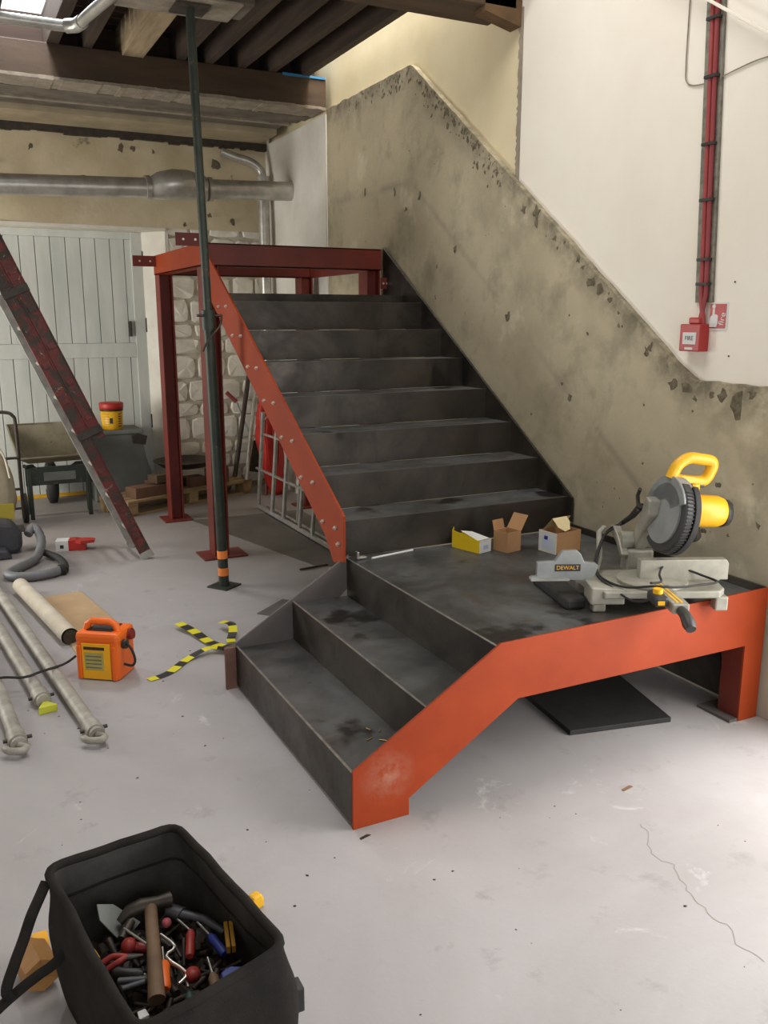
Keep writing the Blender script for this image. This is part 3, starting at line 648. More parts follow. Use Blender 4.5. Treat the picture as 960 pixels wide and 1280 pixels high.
# ------------------------------------------------------------------ mitre saw
SY = math.atan2(-.42, .906)
sw = thing('mitre_saw', 'yellow and grey mitre saw with a raised blade guard on the landing', 'saw', (1.36, .14, ZL+.001), SY)
b0 = MB().prism([(-.25,-.10),(-.22,-.14),(.22,-.14),(.25,-.10),(.27,.08),(.24,.16),(-.24,.16),(-.27,.08)], .055, .085, 'z')
for x in (-.235, .235):
    for y in (-.10, .13): b0.box((x-.025,y-.025,0),(x+.025,y+.025,.056))
b0.build('base_casting', 'castalu', sw, bevel=.006)
MB().lathe([(0,.085),(.135,.085),(.135,.098),(0,.098)], c=(0,-.01,0), n=36).build('turntable', 'castalu', sw, bevel=.002)
MB().prism([(-.035,-.10),(.035,-.10),(.030,-.33),(-.030,-.33)], .060, .098, 'z').build('mitre_arm', 'castalu', sw, bevel=.005)
MB().box((-.012,-.31,.098),(-.004,-.06,.0995)).box((.004,-.31,.098),(.012,-.06,.0995)).build('mitre_scale', 'yellow', sw)
MB().tube([(0,-.33,.075),(0,-.37,.07),(0,-.41,.052),(0,-.43,.04)], [.018,.020,.024,.018], 14).build('mitre_handle', 'black', sw)
MB().box((-.085,-.30,.075),(-.035,-.20,.115)).build('lock_lever', 'black', sw, bevel=.01)
MB().tube([(-.06,-.25,.115),(-.06,-.25,.132)], .018, 14).build('lever_cap', 'yellow', sw)
MB().box((-.075,-.302,.085),(-.05,-.299,.10)).build('lever_mark', 'yellow', sw)
MB().prism([(-.05,.09),(.30,.09),(.30,.155),(.29,.172),(-.05,.172)], -.012, .030, 'y').build('right_fence', 'castalu', sw, bevel=.003)
MB().box((-.05,-.01,.085),(.27,.07,.095)).build('fence_foot', 'castalu', sw, bevel=.003)
lf = MB().prism([(-.475,.100),(-.475,.108),(-.455,.110),(-.455,.165),(-.385,.170),(-.365,.200),(-.355,.210),(-.300,.212),(-.285,.198),(-.270,.165),(-.225,.160),(-.215,.150),(-.225,.118),(-.255,.090),(-.33,.094),(-.33,.100)], -.012, .012, 'y').build('left_fence', 'greypaint', sw, bevel=.002)
MB().box((-.48,-.03,.096),(-.33,.012,.104)).build('fence_rail', 'alu', lf)
tg = MB().box((-.385,-.0135,.130),(-.285,-.012,.158)).build('badge', 'tapek', lf)
lettering(tg, 'DEWALT', 'yellow', .022, Matrix.Translation((-.335, -.0145, .144)) @ Matrix.Rotation(R(90), 4, 'X'))
MB().prism([(-.27,.03),(-.14,.03),(-.14,.09),(-.27,.10)], -.13, -.02, 'y').build('side_support', 'castalu', sw, bevel=.006)
# rear pivot and arm
MB().box((-.05,.15,.06),(.06,.25,.17)).build('pivot_bracket', 'castalu', sw, bevel=.012)
MB().tube([(-.07,.20,.20),(.08,.20,.20)], .036, 18).build('pivot_barrel', 'castalu', sw)
MB().prism([(.235,.17),(.175,.16),(.02,.34),(.02,.40),(.07,.41)], -.02, .03, 'x').build('pivot_arm', 'castalu', sw, bevel=.008)
# head group: blade plane across X
cy, cz = -.01, .355
def arc(r, a0, a1, n, cx=cy, cc=cz): return [(cx-r*math.cos(R(a0+(a1-a0)*k/n)), cc+r*math.sin(R(a0+(a1-a0)*k/n))) for k in range(n+1)]
MB().prism(arc(.148, 25, 215, 24)+arc(.05, 215, 25, 8), -.012, .040, 'x').build('upper_guard', 'greypaint', sw, bevel=.004)
MB().tube([(-.012,cy,cz),(.034,cy,cz)], .118, 40).build('guard_disc', 'greypaint', sw, bevel=.003)
MB().tube([(.012,cy,cz),(.0145,cy,cz)], .126, 48).build('saw_blade', 'alu', sw)
lgd = MB()
for (x0, x1, ro, ri) in ((-.004, .030, .152, .112),):
    lgd.prism(arc(ro, -128, 62, 30)+arc(ri, 62, -128, 30), x0, x1, 'x')
lgd.build('lower_guard', 'black', sw, bevel=.006)
MB().prism(arc(.158, -120, 55, 30)+arc(.135, 55, -120, 30), .032, .056, 'x').build('guard_rim', 'rubber', sw, bevel=.003)
ln = MB()
for k in range(22):
    q = R(250-k*5.4); c_, s_ = math.cos(q), math.sin(q)
    ln.add([(x, cy+r*c_-dw*s_, cz+r*s_+dw*c_) for x in (.002, .028) for r in (.150, .156) for dw in (-.0022, .0022)], [(0,1,3,2),(4,5,7,6),(0,1,5,4),(2,3,7,6),(0,2,6,4),(1,3,7,5)])
ln.build('guard_ribs', 'rubber', sw)
MB().tube([(.040,cy,cz+.02),(.080,cy,cz+.02),(.090,cy,cz+.02)], [.070,.070,.060], 24).build('gear_case', 'castalu', sw)
MB().tube([(.085,cy,cz+.025),(.10,cy,cz+.025),(.210,cy,cz+.036),(.232,cy,cz+.038)], [.058,.064,.062,.054], 28).build('motor_housing', 'yellow', sw)
MB().tube([(.234,cy,cz+.034),(.255,cy,cz+.036),(.270,cy,cz+.037)], [.056,.052,.030], 28).build('motor_cap', 'black', sw)
# D handle in yellow
hp = smooth_path([(-.005,.0,cz+.135),(.012,.0,cz+.19),(.05,.0,cz+.222),(.10,.0,cz+.226),(.150,.0,cz+.222),(.152,.0,cz+.185),(.130,.0,cz+.145),(.06,.0,cz+.135),(-.005,.0,cz+.135)], 6)
MB().tube(hp, .0225, 14, cap=False, flat=1.0).build('main_handle', 'yellow', sw)
MB().prism([(-.01,cz+.125),(.145,cz+.132),(.12,cz+.155),(.03,cz+.155)], -.018, .018, 'y').build('handle_web', 'yellow', sw, bevel=.006)
MB().tube([(.10,.0,cz+.045),(.095,.0,cz+.09),(.09,.0,cz+.13)], [.040,.028,.030], 18).build('handle_neck', 'yellow', sw)
MB().tube([(.02,-.008,cz+.118),(.07,-.02,cz+.122),(.13,-.012,cz+.128)], .008, 10).build('trigger', 'black', sw)
MB().tube([(.155,.05,cz-.02),(.17,.08,cz-.08),(.20,.10,cz-.12)], [.026,.038,.028], 14).build('rear_casting', 'dark', sw)
MB().box((.12,.02,cz-.12),(.15,.06,cz-.02)).build('spring_post', 'castalu', sw, bevel=.006)
HEAD = ('upper_guard','guard_disc','saw_blade','lower_guard','guard_rim','guard_ribs','gear_case','motor_housing','motor_cap','main_handle','handle_web','handle_neck','trigger')
pv = Vector((.03, .05, .22))
for c in sw.children:
    if c.name.split('.')[0] in HEAD: c.matrix_basis = Matrix.Translation(pv) @ Matrix.Rotation(R(9),4,'Z') @ Matrix.Rotation(R(10),4,'Y') @ Matrix.Translation(-pv)
# linkage, carry strut
MB().tube([(-.025,.34,.235),(-.025,.20,.30),(-.025,.10,.365)], [.013,.016,.018], 10, flat=.6).build('linkage_arm', 'black', sw)
MB().tube([(-.03,.11,.34),(-.03,.135,.40),(-.03,.11,.43)], .008, 8).build('guard_link', 'dark', sw)
MB().prism([(.36,.20),(.32,.235),(.28,.24),(.20,.20),(.15,.15),(.17,.13),(.24,.18),(.30,.20)], -.075, -.045, 'x').build('slide_lever', 'castalu', sw, bevel=.004)
MB().tube([(-.10,.33,.225),(-.13,.30,.21),(-.16,.17,.13),(-.19,.10,.10)], .012, 10, flat=.5).build('carry_strut', 'castalu', sw)
cord = smooth_path([(-.02,.30,.25),(-.10,.28,.22),(-.17,.16,.15),(-.20,.06,.11),(-.19,-.04,.10),(-.14,-.13,.10),(-.06,-.20,.125),(.03,-.20,.12),(.12,-.16,.115),(.22,-.10,.108),(.19,-.04,.115),(.12,.0,.135),(.05,-.0,.145),(.01,-.06,.13),(.0,-.11,.115),(-.06,-.17,.128)], 6)
MB().tube(cord, .0045, 8).build('power_cord', 'rubber', sw)
cord = smooth_path([(-.04,.29,.245),(-.12,.26,.20),(-.19,.13,.13),(-.21,.02,.105),(-.19,-.09,.095),(-.12,-.18,.06),(-.04,-.23,.10)], 6)
MB().tube(cord, .0045, 8).build('power_cord', 'rubber', sw)
MB().tube(smooth_path([(.08,.03,cz-.09),(.10,-.02,cz-.125),(.10,-.08,cz-.11),(.09,-.13,cz-.06)]), .004, 8).build('brake_cable', 'rubber', sw)

# ------------------------------------------------------------------ under the landing
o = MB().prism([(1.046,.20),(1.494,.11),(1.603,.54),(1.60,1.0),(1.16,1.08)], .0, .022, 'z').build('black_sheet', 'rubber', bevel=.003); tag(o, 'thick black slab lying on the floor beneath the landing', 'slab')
o = MB().prism([(.16,.02),(.62,.02),(.62,.34),(.45,.37),(.30,.30),(.22,.36)], 0, .006, 'x').build('dark_wall_sheet', 'steel', bevel=.001)  # dark sheet added in place of the damp-stained wall under the landing
o.location = (1.842, 0, 0); o.rotation_euler = (0, R(-2), 0); tag(o, 'dark sheet standing in for the stained wall behind the landing leg', 'offcut')
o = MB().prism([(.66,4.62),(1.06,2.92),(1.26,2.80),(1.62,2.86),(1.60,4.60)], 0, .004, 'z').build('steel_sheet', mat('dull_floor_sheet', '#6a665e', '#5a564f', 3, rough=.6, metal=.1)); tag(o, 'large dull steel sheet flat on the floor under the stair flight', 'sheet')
o = MB().prism([(.93,2.855),(1.14,2.885),(1.14,2.90),(.93,2.872)], .004, .012, 'z').build('steel_strip', 'dark'); tag(o, 'narrow black strip on the floor below the red stringer foot', 'strip')
o = MB().prism([(.40,2.16),(.46,2.09),(.68,2.24),(.62,2.34)], 0, .005, 'z').build('steel_offcut', 'primer'); tag(o, 'flat pointed grey steel offcut on the floor behind the lower steps', 'offcut')

# aluminium ladder on its edge
al = thing('aluminium_ladder', 'silver aluminium ladder stood on its edge beneath the stair flight', 'ladder')
for z, t_ in ((.03, .03), (.36, .014), (.68, .014)):
    y1 = 4.83 if z < .5 else 4.6
    MB().box((1.29, 2.85+z*.9, z-t_/2+.0), (1.315, y1, z+t_/2)).build('rail', 'alu', al, bevel=.003)
for yb_, zt in ((4.80,.86),(4.45,.86),(4.18,.80),(3.82,.62),(3.56,.50)):
    MB().tube([(1.30, yb_, .03), (1.30, yb_-.22*zt, zt)], .017, 10).build('rung', 'alu', al)
for yb_, zt in ((4.62,.80),(4.02,.72)):
    MB().tube([(1.36, yb_, .03), (1.36, yb_-.22*zt, zt)], .014, 10).build('rung', mat('dull_alu', '#8d8b84', rough=.5, metal=.4), al)
MB().box((1.35, 3.2, .02), (1.37, 4.75, .045)).build('rail', 'alu', al, bevel=.003)

# leaning tools in the corner
def leaner(name, a, b, r, m, label, cat, extra=None):
    t_ = thing(name, label, cat); o = MB().tube([a, b], r, 10).build('shaft', m, t_); return t_
t_ = leaner('scaffold_tube', (1.40,5.45,.14), (1.70,5.90,1.22), .020, 'alu', 'shiny steel tube leaning in the corner left of the red bag', 'tube')
t_ = leaner('dark_pole', (1.33,5.58,.16), (1.64,5.92,1.25), .022, 'dark', 'dark pole leaning behind the shiny steel tube', 'pole')
t_ = leaner('red_pole', (1.56,5.36,.0), (1.73,5.68,.98), .018, mat('maroon_pole', '#6b2f30', rough=.5), 'maroon pole leaning beside the shiny steel tube', 'pole')
t_ = thing('spade', 'spade with a maroon grip leaning against the rubble wall', 'spade')
MB().tube([(1.56,5.78,.5), (1.44,5.86,.88)], .012, 10).build('shaft', 'alu', t_)
MB().tube([(1.455,5.85,.84), (1.37,5.89,.93)], .020, 10).build('grip', mat('maroon_grip', '#7d2b2e', rough=.5), t_)
MB().prism([(-.09,0),(.09,0),(.08,.3),(0,.34),(-.08,.3)], 0, .006, 'y', Matrix.Translation((1.60,5.72,.16)) @ Matrix.Rotation(R(10),4,'Y')).build('blade', 'dark', t_)
rb = thing('red_bag', 'bright red holdall slumped upright behind the red stringer', 'bag')
def lump(sx, sy, sz, seed, n=14, m=10, amp=.12, M=None):
    vs = []
    for j in range(m+1):
        t = j/m
        for k in range(n):
            q = 2*math.pi*k/n; c_, s_ = math.cos(q), math.sin(q)
            cx_ = abs(c_)**.5*(1 if c_ > 0 else -1); cy_ = abs(s_)**.5*(1 if s_ > 0 else -1)
            w = (math.sin(math.pi*min(.97, max(.03, t)))**.35)*(1+amp*noise.noise(Vector((c_*2, s_*2, t*4+seed))))
            v = Vector((sx/2*cx_*w, sy/2*cy_*w, sz*t)); vs.append(M @ v if M else v)
    fs = [(j*n+k, j*n+(k+1) % n, (j+1)*n+(k+1) % n, (j+1)*n+k) for j in range(m) for k in range(n)]
    fs += [tuple(range(n-1,-1,-1)), tuple(m*n+k for k in range(n))]
    return MB().add(vs, fs, True)
lump(.22,.13,.95,4,n=20,m=18,amp=.45,M=Matrix.Translation((1.66,5.34,0)) @ Matrix.Rotation(R(-5),4,'Y')).build('body', 'redp', rb)
for k in range(3): MB().tube(smooth_path([(1.57+.05*k,5.27,.86),(1.55+.06*k,5.26,.58),(1.57+.05*k,5.27,.30)]), .010, 6, flat=.4).build('strap', 'redp', rb)
MB().tube(smooth_path([(1.54,5.27,.72),(1.60,5.25,.78),(1.68,5.26,.83)]), .010, 8).build('handle', mat('dusty_strap', '#a56a5c', rough=.8), rb)
o = MB().box((1.60,5.48,.0),(1.67,5.505,1.10)).build('spirit_level', 'yellow', bevel=.004); tag(o, 'yellow spirit level standing behind the red bag', 'level')
# pallet
pl_ = thing('wooden_pallet', 'pale wooden pallet on the floor before the rubble wall', 'pallet', (.22, 4.95, 0), math.atan2(.58, 1.28))
for k in range(4): MB().box((0, k*.11+.0, .115), (1.38, k*.11+.09, .135)).build('deck_board', 'wood', pl_, bevel=.002)
for xb in (.0, .64, 1.28):
    for yb_ in (.0, .28): MB().box((xb, yb_+.005, .02), (xb+.10, yb_+.13, .095)).build('block', 'wood', pl_, bevel=.003)
    MB().box((xb, 0, .095), (xb+.10, .42, .115)).build('stringer_board', 'wood', pl_, bevel=.002)
for yb_ in (.02, .30): MB().box((0, yb_, 0), (1.38, yb_+.095, .02)).build('bottom_board', 'wood', pl_, bevel=.002)
def block(loc, sx, sy, sz, rz, label, m='oldwood'):
    o = MB().box((-sx/2,-sy/2,0),(sx/2,sy/2,sz)).build('timber_block', m, bevel=.004); o.location = loc; o.rotation_euler = (0,0,R(rz)); tag(o, label, 'timber', 'old timber pieces on the pallet'); return o
MT['block'] = mat('reddish_old_block', '#75543f', '#5e4331', 6, rough=.85, bump=.2)
block((.43,5.17,.135), .34,.16,.09, 22, 'thick reddish timber block at the left end of the pallet', 'block')
block((.62,5.385,.135), .34,.10,.10, 20, 'timber block behind the left end block on the pallet', 'block')
block((.60,5.235,.238), .30,.12,.07, 30, 'grey-brown board lying across the other blocks on the pallet')
block((.90,5.44,.135), .16,.13,.09, 14, 'timber block between the two red posts on the pallet', 'block')
block((1.12,5.45,.135), .22,.12,.15, 40, 'upright offcut right of the second red post on the pallet', 'block')
pn = thing('black_tray', 'shallow black round tray lying on top of the timber pieces', 'tray', (.84, 5.50, .312))
MB().lathe([(0,.0),(.20,.0),(.27,.05),(.28,.055),(.272,.06),(.20,.012),(0,.012)], n=28).build('tray', 'dark', pn)

# grey step box with the yellow bucket
gb = thing('grey_board_box', 'grey painted box with a broken right corner, standing before the door', 'box', (.0, 5.72, 0))
MB().prism([(.08,0),(.62,0),(.60,.18),(.54,.40),(.52,.52),(.50,.60),(.08,.62)], 0, .40, 'y').build('box_body', 'greybox', gb, bevel=.006)
MB().box((.07,-.015,.605),(.53,.41,.64)).build('lid', 'greybox', gb, bevel=.006)
MB().prism([(.43,.52),(.54,.50),(.56,.58),(.50,.60),(.42,.59)], -.018, .0, 'y').build('broken_corner', 'dark', gb)
bk = thing('yellow_bucket', 'yellow plastic tub with a red lid standing on the grey box', 'bucket', (.285, 5.86, .64))
MB().lathe([(0,0),(.088,0),(.092,.01),(.100,.19),(.0,.19)], n=32).build('tub', 'yellow', bk)
MB().lathe([(0,.19),(.104,.185),(.106,.20),(.108,.235),(.100,.243),(0,.238)], n=32).build('lid', 'redp', bk)
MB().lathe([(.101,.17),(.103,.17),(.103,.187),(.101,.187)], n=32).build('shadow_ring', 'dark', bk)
def on_tub(a0, a1, z0, z1, m, nm):
    vs = []; n = 8
    for k in range(n+1):
        q = R(a0+(a1-a0)*k/n)
        for z in (z0, z1): r = .0932+.0075*(z/.19)+.0012; vs.append((r*math.cos(q), r*math.sin(q), z))
    MB().add(vs, [(2*k, 2*k+2, 2*k+3, 2*k+1) for k in range(n)], True).build(nm, m, bk)
on_tub(-112, -96, .06, .11, 'dark', 'logo_mark')
for k in range(6): on_tub(-66, -44, .03+k*.022, .038+k*.022, 'dark', 'text_line')
for k in range(6): on_tub(-150, -112, .03+k*.022, .035+k*.022, mat('tan_print', '#b98a1e', rough=.5) if k == 0 else bpy.data.materials['tan_print'], 'text_line')

# ------------------------------------------------------------------ wheelbarrow
wb_ = thing('wheelbarrow', 'wheelbarrow with a cement-crusted tray and dark green frame, before the door', 'wheelbarrow', (-.27, 5.45, 0))
lo = [(-.22,-.10,.45),(.23,-.06,.45),(.20,.34,.40),(-.20,.34,.40)]; hi = [(-.30,-.16,.50),(.32,-.12,.50),(.33,.42,.72),(-.33,.42,.72)]
tr = MB(); tr.add(lo+hi, [(0,1,2,3),(0,1,5,4),(1,2,6,5),(2,3,7,6),(3,0,4,7)]); o = tr.build('tray', 'barrow', wb_)
sd = o.modifiers.new('s', 'SOLIDIFY'); sd.thickness = .006
MB().tube([hi[0],hi[1],hi[2],hi[3],hi[0]], .011, 8).build('tray_rim', 'barrow', wb_)
for s_ in (-1, 1):
    MB().tube([(s_*.05,.50,.22),(s_*.18,.1,.40),(s_*.25,-.2,.44),(s_*.27,-.34,.47)], .016, 10).build('frame_tube', 'green', wb_)
    MB().box((s_*.23-.016,-.22,0),(s_*.23+.016,-.185,.43)).build('leg', 'green', wb_, bevel=.004)
    MB().box((s_*.235-.014,-.10,.02),(s_*.235+.014,-.07,.43)).build('leg_brace', 'green', wb_, bevel=.004)
MB().box((-.26,-.20,.28),(.27,-.17,.43)).build('front_panel', 'green', wb_, bevel=.004)
MB().box((-.12,-.206,.315),(.13,-.20,.385)).build('name_plate', 'greybox', wb_)
wh = MB().tube([(-.045,.46,.19),(-.03,.46,.19),(.03,.46,.19),(.045,.46,.19)], [.15,.19,.19,.15], 28).build('wheel', 'rubber', wb_)
MB().tube([(-.052,.46,.19),(.052,.46,.19)], .07, 20).build('hub', 'galv', wh)

# sack truck with plaster sacks
sk = thing('sack_truck', 'black tubular sack truck at the left edge loaded with a pale sack', 'trolley', (-.76, 5.05, 0))
loop = smooth_path([(.18,.0,.06),(.18,.0,.40),(.18,.02,.80),(.165,.02,.88),(.10,.03,.91),(-.10,.03,.91),(-.165,.03,.88),(-.18,.02,.80),(-.18,.0,.40),(-.18,.0,.06)], 5)
MB().tube(loop, .014, 10).build('frame_loop', 'dark', sk)
for z in (.30, .55): MB().tube([(-.18,.0,z),(.18,.0,z)], .011, 8).build('crossbar', 'dark', sk)
MB().box((-.17,-.22,.0),(.17,.02,.008)).build('toe_plate', 'dark', sk)
for s_ in (-1, 1): MB().tube([(s_*.20-.02,.12,.12),(s_*.20+.02,.12,.12)], .12, 24).build('wheel', 'rubber', sk)
MB().tube([(-.2,.12,.12),(.2,.12,.12)], .010, 8).build('axle', 'dark', sk)
sc = thing('plaster_sack', 'crumpled cream sack with yellow print standing on the sack truck', 'sack', (-.78, 4.925, .010))
lump(.30,.16,.60,1).build('sack_body', mat('cream_paper_sack', '#a89e86', '#8f866f', 6, rough=.85, bump=.4, bscale=12), sc)
MB().box((-.10,-.094,.10),(.12,-.082,.22)).build('yellow_print', mat('sack_yellow', '#a39534', rough=.8), sc)
MB().tube(smooth_path([(-.05,-.05,.58),(.02,-.08,.68),(.08,-.08,.60),(.11,-.09,.42)]), .014, 8, flat=.5).build('sack_tie', 'tube', sc)

# vacuum cleaner and hose
vc = thing('vacuum_cleaner', 'dark grey vacuum cleaner head lying at the left edge with a coiled hose', 'vacuum', (-.72, 4.25, 0))
MB().prism([(-.45,.0),(.02,.0),(.06,.04),(.06,.14),(.0,.22),(-.12,.24),(-.45,.20)], -.10, .12, 'y').build('body', 'vac', vc, bevel=.03)
MB().prism([(-.45,.0),(-.02,.0),(-.05,.06),(-.45,.10)], -.24, -.10, 'y').build('nozzle', 'vac', vc, bevel=.012)
hs = smooth_path([(-.62,4.20,.12),(-.57,4.25,.16),(-.54,4.12,.09),(-.60,3.85,.035),(-.72,3.66,.032),(-.80,3.53,.032),(-.77,3.44,.032),(-.66,3.40,.032),(-.56,3.42,.032),(-.50,3.46,.032)], 8)
hm_ = MB().tube(hs, [(.032 if i % 2 else .0285) for i in range(len(hs))], 14)
tag(hm_.build('hose', 'hose', vc), 'grey corrugated hose')
MB().tube([(-.50,3.46,.034),(-.465,3.47,.034)], .036, 14).build('hose_cuff', 'rubber', vc)
hs = smooth_path([(-.465,3.47,.03),(-.45,3.60,.03),(-.47,3.80,.03),(-.54,3.96,.035)], 6)
MB().tube(hs, .024, 12).build('wand', 'rubber', vc)
for c in vc.children:
    if c.name.startswith(('hose', 'wand')): c.location = -Vector(vc.location)
# red white carton on the floor
rx = thing('red_carton', 'crushed red and white carton on the floor near the ladder foot', 'box', (-.38, 4.07, 0), R(-14))
MB().box((-.075,0,0),(.012,.10,.075)).build('white_end', 'white', rx, bevel=.001)
MB().prism([(.012,0),(.13,0),(.125,.06),(.06,.078),(.012,.075)], 0, .10, 'y').build('red_body', 'redp', rx, bevel=.001)
MB().prism([(.06,.0),(.10,-.035),(.19,-.01),(.19,.06),(.12,.085)], .055, .075, 'z').build('torn_flap', 'redp', rx)
MB().box((-.045,-.001,.02),(-.02,0,.045)).build('print_mark', 'dark', rx)

# ------------------------------------------------------------------ tubes on the floor
def ground(p, q, r): return (p[0], p[1], r), (q[0], q[1], r)
a_, b_ = ground((-.755,3.18), (-.60,2.13), .045)
t_ = thing('paper_roll', 'thick off-white paper tube lying beside the cardboard sheet', 'tube')
MB().tube([a_, b_], .045, 20, cap=False).build('outer_wall', 'tube', t_); MB().tube([(b_[0]-.001,b_[1]+.004,.045),(b_[0],b_[1]-.001,.045)], .036, 20).build('dark_core', 'dark', t_)
def floorprop(p, q, label, tip):
    t_ = thing('floor_prop', label, 'prop', group='galvanised props lying on the floor')
    a, b = Vector((p[0],p[1],.032)), Vector((q[0],q[1],.032)); d_ = (b-a).normalized(); s_ = Vector((-d_.y, d_.x, 0))
    MB().tube([a, b], .030, 16).build('tube', 'dustygalv', t_)
    MB().tube([b-d_*.10, b-d_*.02], .036, 16).build('collar', 'dustygalv', t_)
    MB().tube([b-d_*.06-s_*.05, b-d_*.06+s_*.055], .008, 8).build('pin', 'dark', t_)
    if tip == 'hook':
        MB().tube(smooth_path([b, b+d_*.03+s_*.02, b+d_*.05, b+d_*.03-s_*.04, b+d_*.0-s_*.05]), .014, 10).build('end_hook', 'dustygalv', t_)
    else:
        MB().prism([(-.03,-.03),(.045,-.02),(.0,.05)], 0, .03, 'z', Matrix.Translation(b+d_*.03-Vector((0,0,.03)))).build('end_tag', mat('lime_tag', '#c4c53a', rough=.5) if 'lime_tag' not in bpy.data.materials else bpy.data.materials['lime_tag'], t_)
    return t_
floorprop((-.98,4.05), (-.645,.985), 'long galvanised prop lying nearest the orange box', 'hook')
floorprop((-.98,3.05), (-.80,1.40), 'galvanised prop ending in a lime tag, between two longer ones', 'tag')
floorprop((-1.03,2.6), (-.925,1.03), 'galvanised prop at the left edge with a heavy hooked end', 'hook')
MB_ = MB().prism([(-.645,3.00),(-.43,3.03),(-.335,2.40),(-.37,1.86),(-.585,1.80)], .0, .006, 'z').build('cardboard_sheet', 'cardboard_pale'); tag(MB_, 'flat pale cardboard sheet lying behind the orange box', 'cardboard')

# ------------------------------------------------------------------ orange site box
ob = thing('orange_transformer', 'orange site transformer with carrying handle and yellow front label', 'transformer', (-.625, 1.668, 0), R(-36))
w_, d_, h_ = .205, .165, .215
MB().prism([(0,0),(w_,0),(w_,d_),(0,d_)], .0, h_*.9, 'z').build('case', 'orange', ob, bevel=.012)
MB().prism([(-.004,-.004),(w_+.004,-.004),(w_+.004,d_+.004),(-.004,d_+.004)], h_*.80, h_+.012, 'z').build('top_shell', 'orange', ob, bevel=.018)
hpth = [(.022,d_*.35,h_-.01),(.036,d_*.35,h_+.035),(.060,d_*.35,h_+.050),(.150,d_*.35,h_+.050),(.172,d_*.35,h_+.035),(.186,d_*.35,h_-.01)]
MB().tube(hpth, .0165, 14).build('carry_handle', 'orange', ob)
MB().box((.04,.03,h_+.012),(.165,d_-.03,h_+.016)).build('top_recess', 'black', ob)
fp = MB().box((.028,-.006,.006),(w_-.038,0,.178)).build('front_label', 'amber', ob, bevel=.002)
MB().box((.040,-.008,.148),(w_-.065,-.005,.162)).build('black_strip', 'black', fp)
MB().box((.042,-.0075,.05),(w_-.07,-.005,.135)).build('rating_label', mat('faded_label', '#b9ab5c', '#a99c54', 20, rough=.6), fp)
for k in range(4): MB().box((.048,-.0085,.060+k*.018),(w_-.080,-.007,.066+k*.018)).build('print_line', 'greybox', fp)
for x in (.004, w_-.032): MB().box((x,-.010,.004),(x+.022,.002,.165)).build('front_rib', 'orange', ob, bevel=.004)
MB().tube([(w_,.05,.165),(w_+.02,.05,.165)], .022, 14).build('socket', 'black', ob)
MB().tube([(w_,.11,.19),(w_+.022,.11,.195)], .026, 14).build('socket', mat('dark_red_socket', '#7e2a22', rough=.5), ob)
MB().tube(smooth_path([(w_+.02,.05,.165),(w_+.05,.03,.15),(w_+.065,.03,.10),(w_+.05,.03,.07),(w_+.01,.03,.075)]), .006, 8).build('side_cable', 'rubber', ob)
o = MB().tube(smooth_path([(-.625,1.70,.10),(-.68,1.70,.07),(-.78,1.66,.068),(-.86,1.62,.07),(-.95,1.66,.07),(-1.05,1.72,.03),(-1.2,1.8,.008)]), .006, 8).build('black_cable', 'rubber'); tag(o, 'black cable running left from the orange box over the props', 'cable')

# ------------------------------------------------------------------ hazard tape
tp = thing('hazard_tape', 'tangled yellow and black hazard tape lying beside the lowest step', 'tape')
def stripe(pts, w, step=.066):
    P = smooth_path(pts, 10); L = 0; cur = MB(); c = 0; segs = []
    ts = []
    for i in range(len(P)-1):
        a, b = P[i], P[i+1]; t = (b-a).normalized(); n = Vector((-t.y, t.x, 0))
        if n.length < .01: n = Vector((1,0,0))
        n = n.normalized()*w
        k = int(L/step+.35) % 2
        if k != c: segs.append((cur, c)); cur = MB(); c = k
        cur.add([a-n, b-n, b+n, a+n], [(0,1,2,3)], True); L += (b-a).length
    segs.append((cur, c))
    for m_, k in segs:
        if m_.v: m_.build('tape_stripe', 'tapek' if k else 'tapey', tp)
stripe([(-.34,1.50,.004),(-.24,1.54,.004),(-.12,1.66,.008),(.0,1.70,.03),(.08,1.66,.02),(.10,1.60,.01)], .022)
stripe([(-.05,2.13,.03),(.0,1.99,.02),(.03,1.85,.012),(.06,1.74,.02),(.09,1.68,.03)], .026)
stripe([(.15,2.02,.04),(.185,1.94,.05),(.17,1.86,.035),(.14,1.80,.02),(.12,1.72,.03)], .022)

# ------------------------------------------------------------------ tool bag
bgx = thing('tool_bag', 'open black nylon tool bag full of hand tools in the foreground', 'bag')
rim = [(-.950,-.300,.335),(-.615,-.255,.335),(-.505,-.80,.325),(-.845,-.885,.310)]
bot = [(-.935,-.33,.0),(-.615,-.29,.0),(-.475,-.80,.0),(-.83,-.865,.0)]
def rr(q4, seg=10, rad=.10):
    out = []
    n = len(q4)
    for i in range(n):
        a, b, c = Vector(q4[i-1]), Vector(q4[i]), Vector(q4[(i+1) % n])
        p = b+(a-b)*min(.3, rad/(a-b).length*.6); q = b+(c-b)*min(.3, rad/(c-b).length*.6)
        for k in range(5):
            t = k/4; out.append((1-t)**2*p+2*t*(1-t)*b+t*t*q)
        nx_ = Vector(q4[(i+1) % n]); nn2 = Vector(q4[(i+2) % n]); e = nx_+(b-nx_)*min(.3, rad/(b-nx_).length*.6)
        for k in range(1, 7): out.append(q+(e-q)*k/7)
    return out
R1, B1 = rr(rim, rad=.07), rr(bot, rad=.10); n = len(R1); rows = 12; vs = []
for j in range(rows+1):
    t = j/rows
    for k in range(n):
        p = B1[k].lerp(R1[k], t); c_ = Vector((-.725,-.56,p.z)); o_ = (p-c_).normalized()
        bulge = .018*math.sin(math.pi*t)+.012*noise.noise(Vector((p.x*9, p.y*9, p.z*9)))
        if j == 0: bulge = 0
        v = p+o_*bulge
        if j == rows: v.z += .008*noise.noise(Vector((p.x*8, p.y*8, 2)))
        vs.append(v)
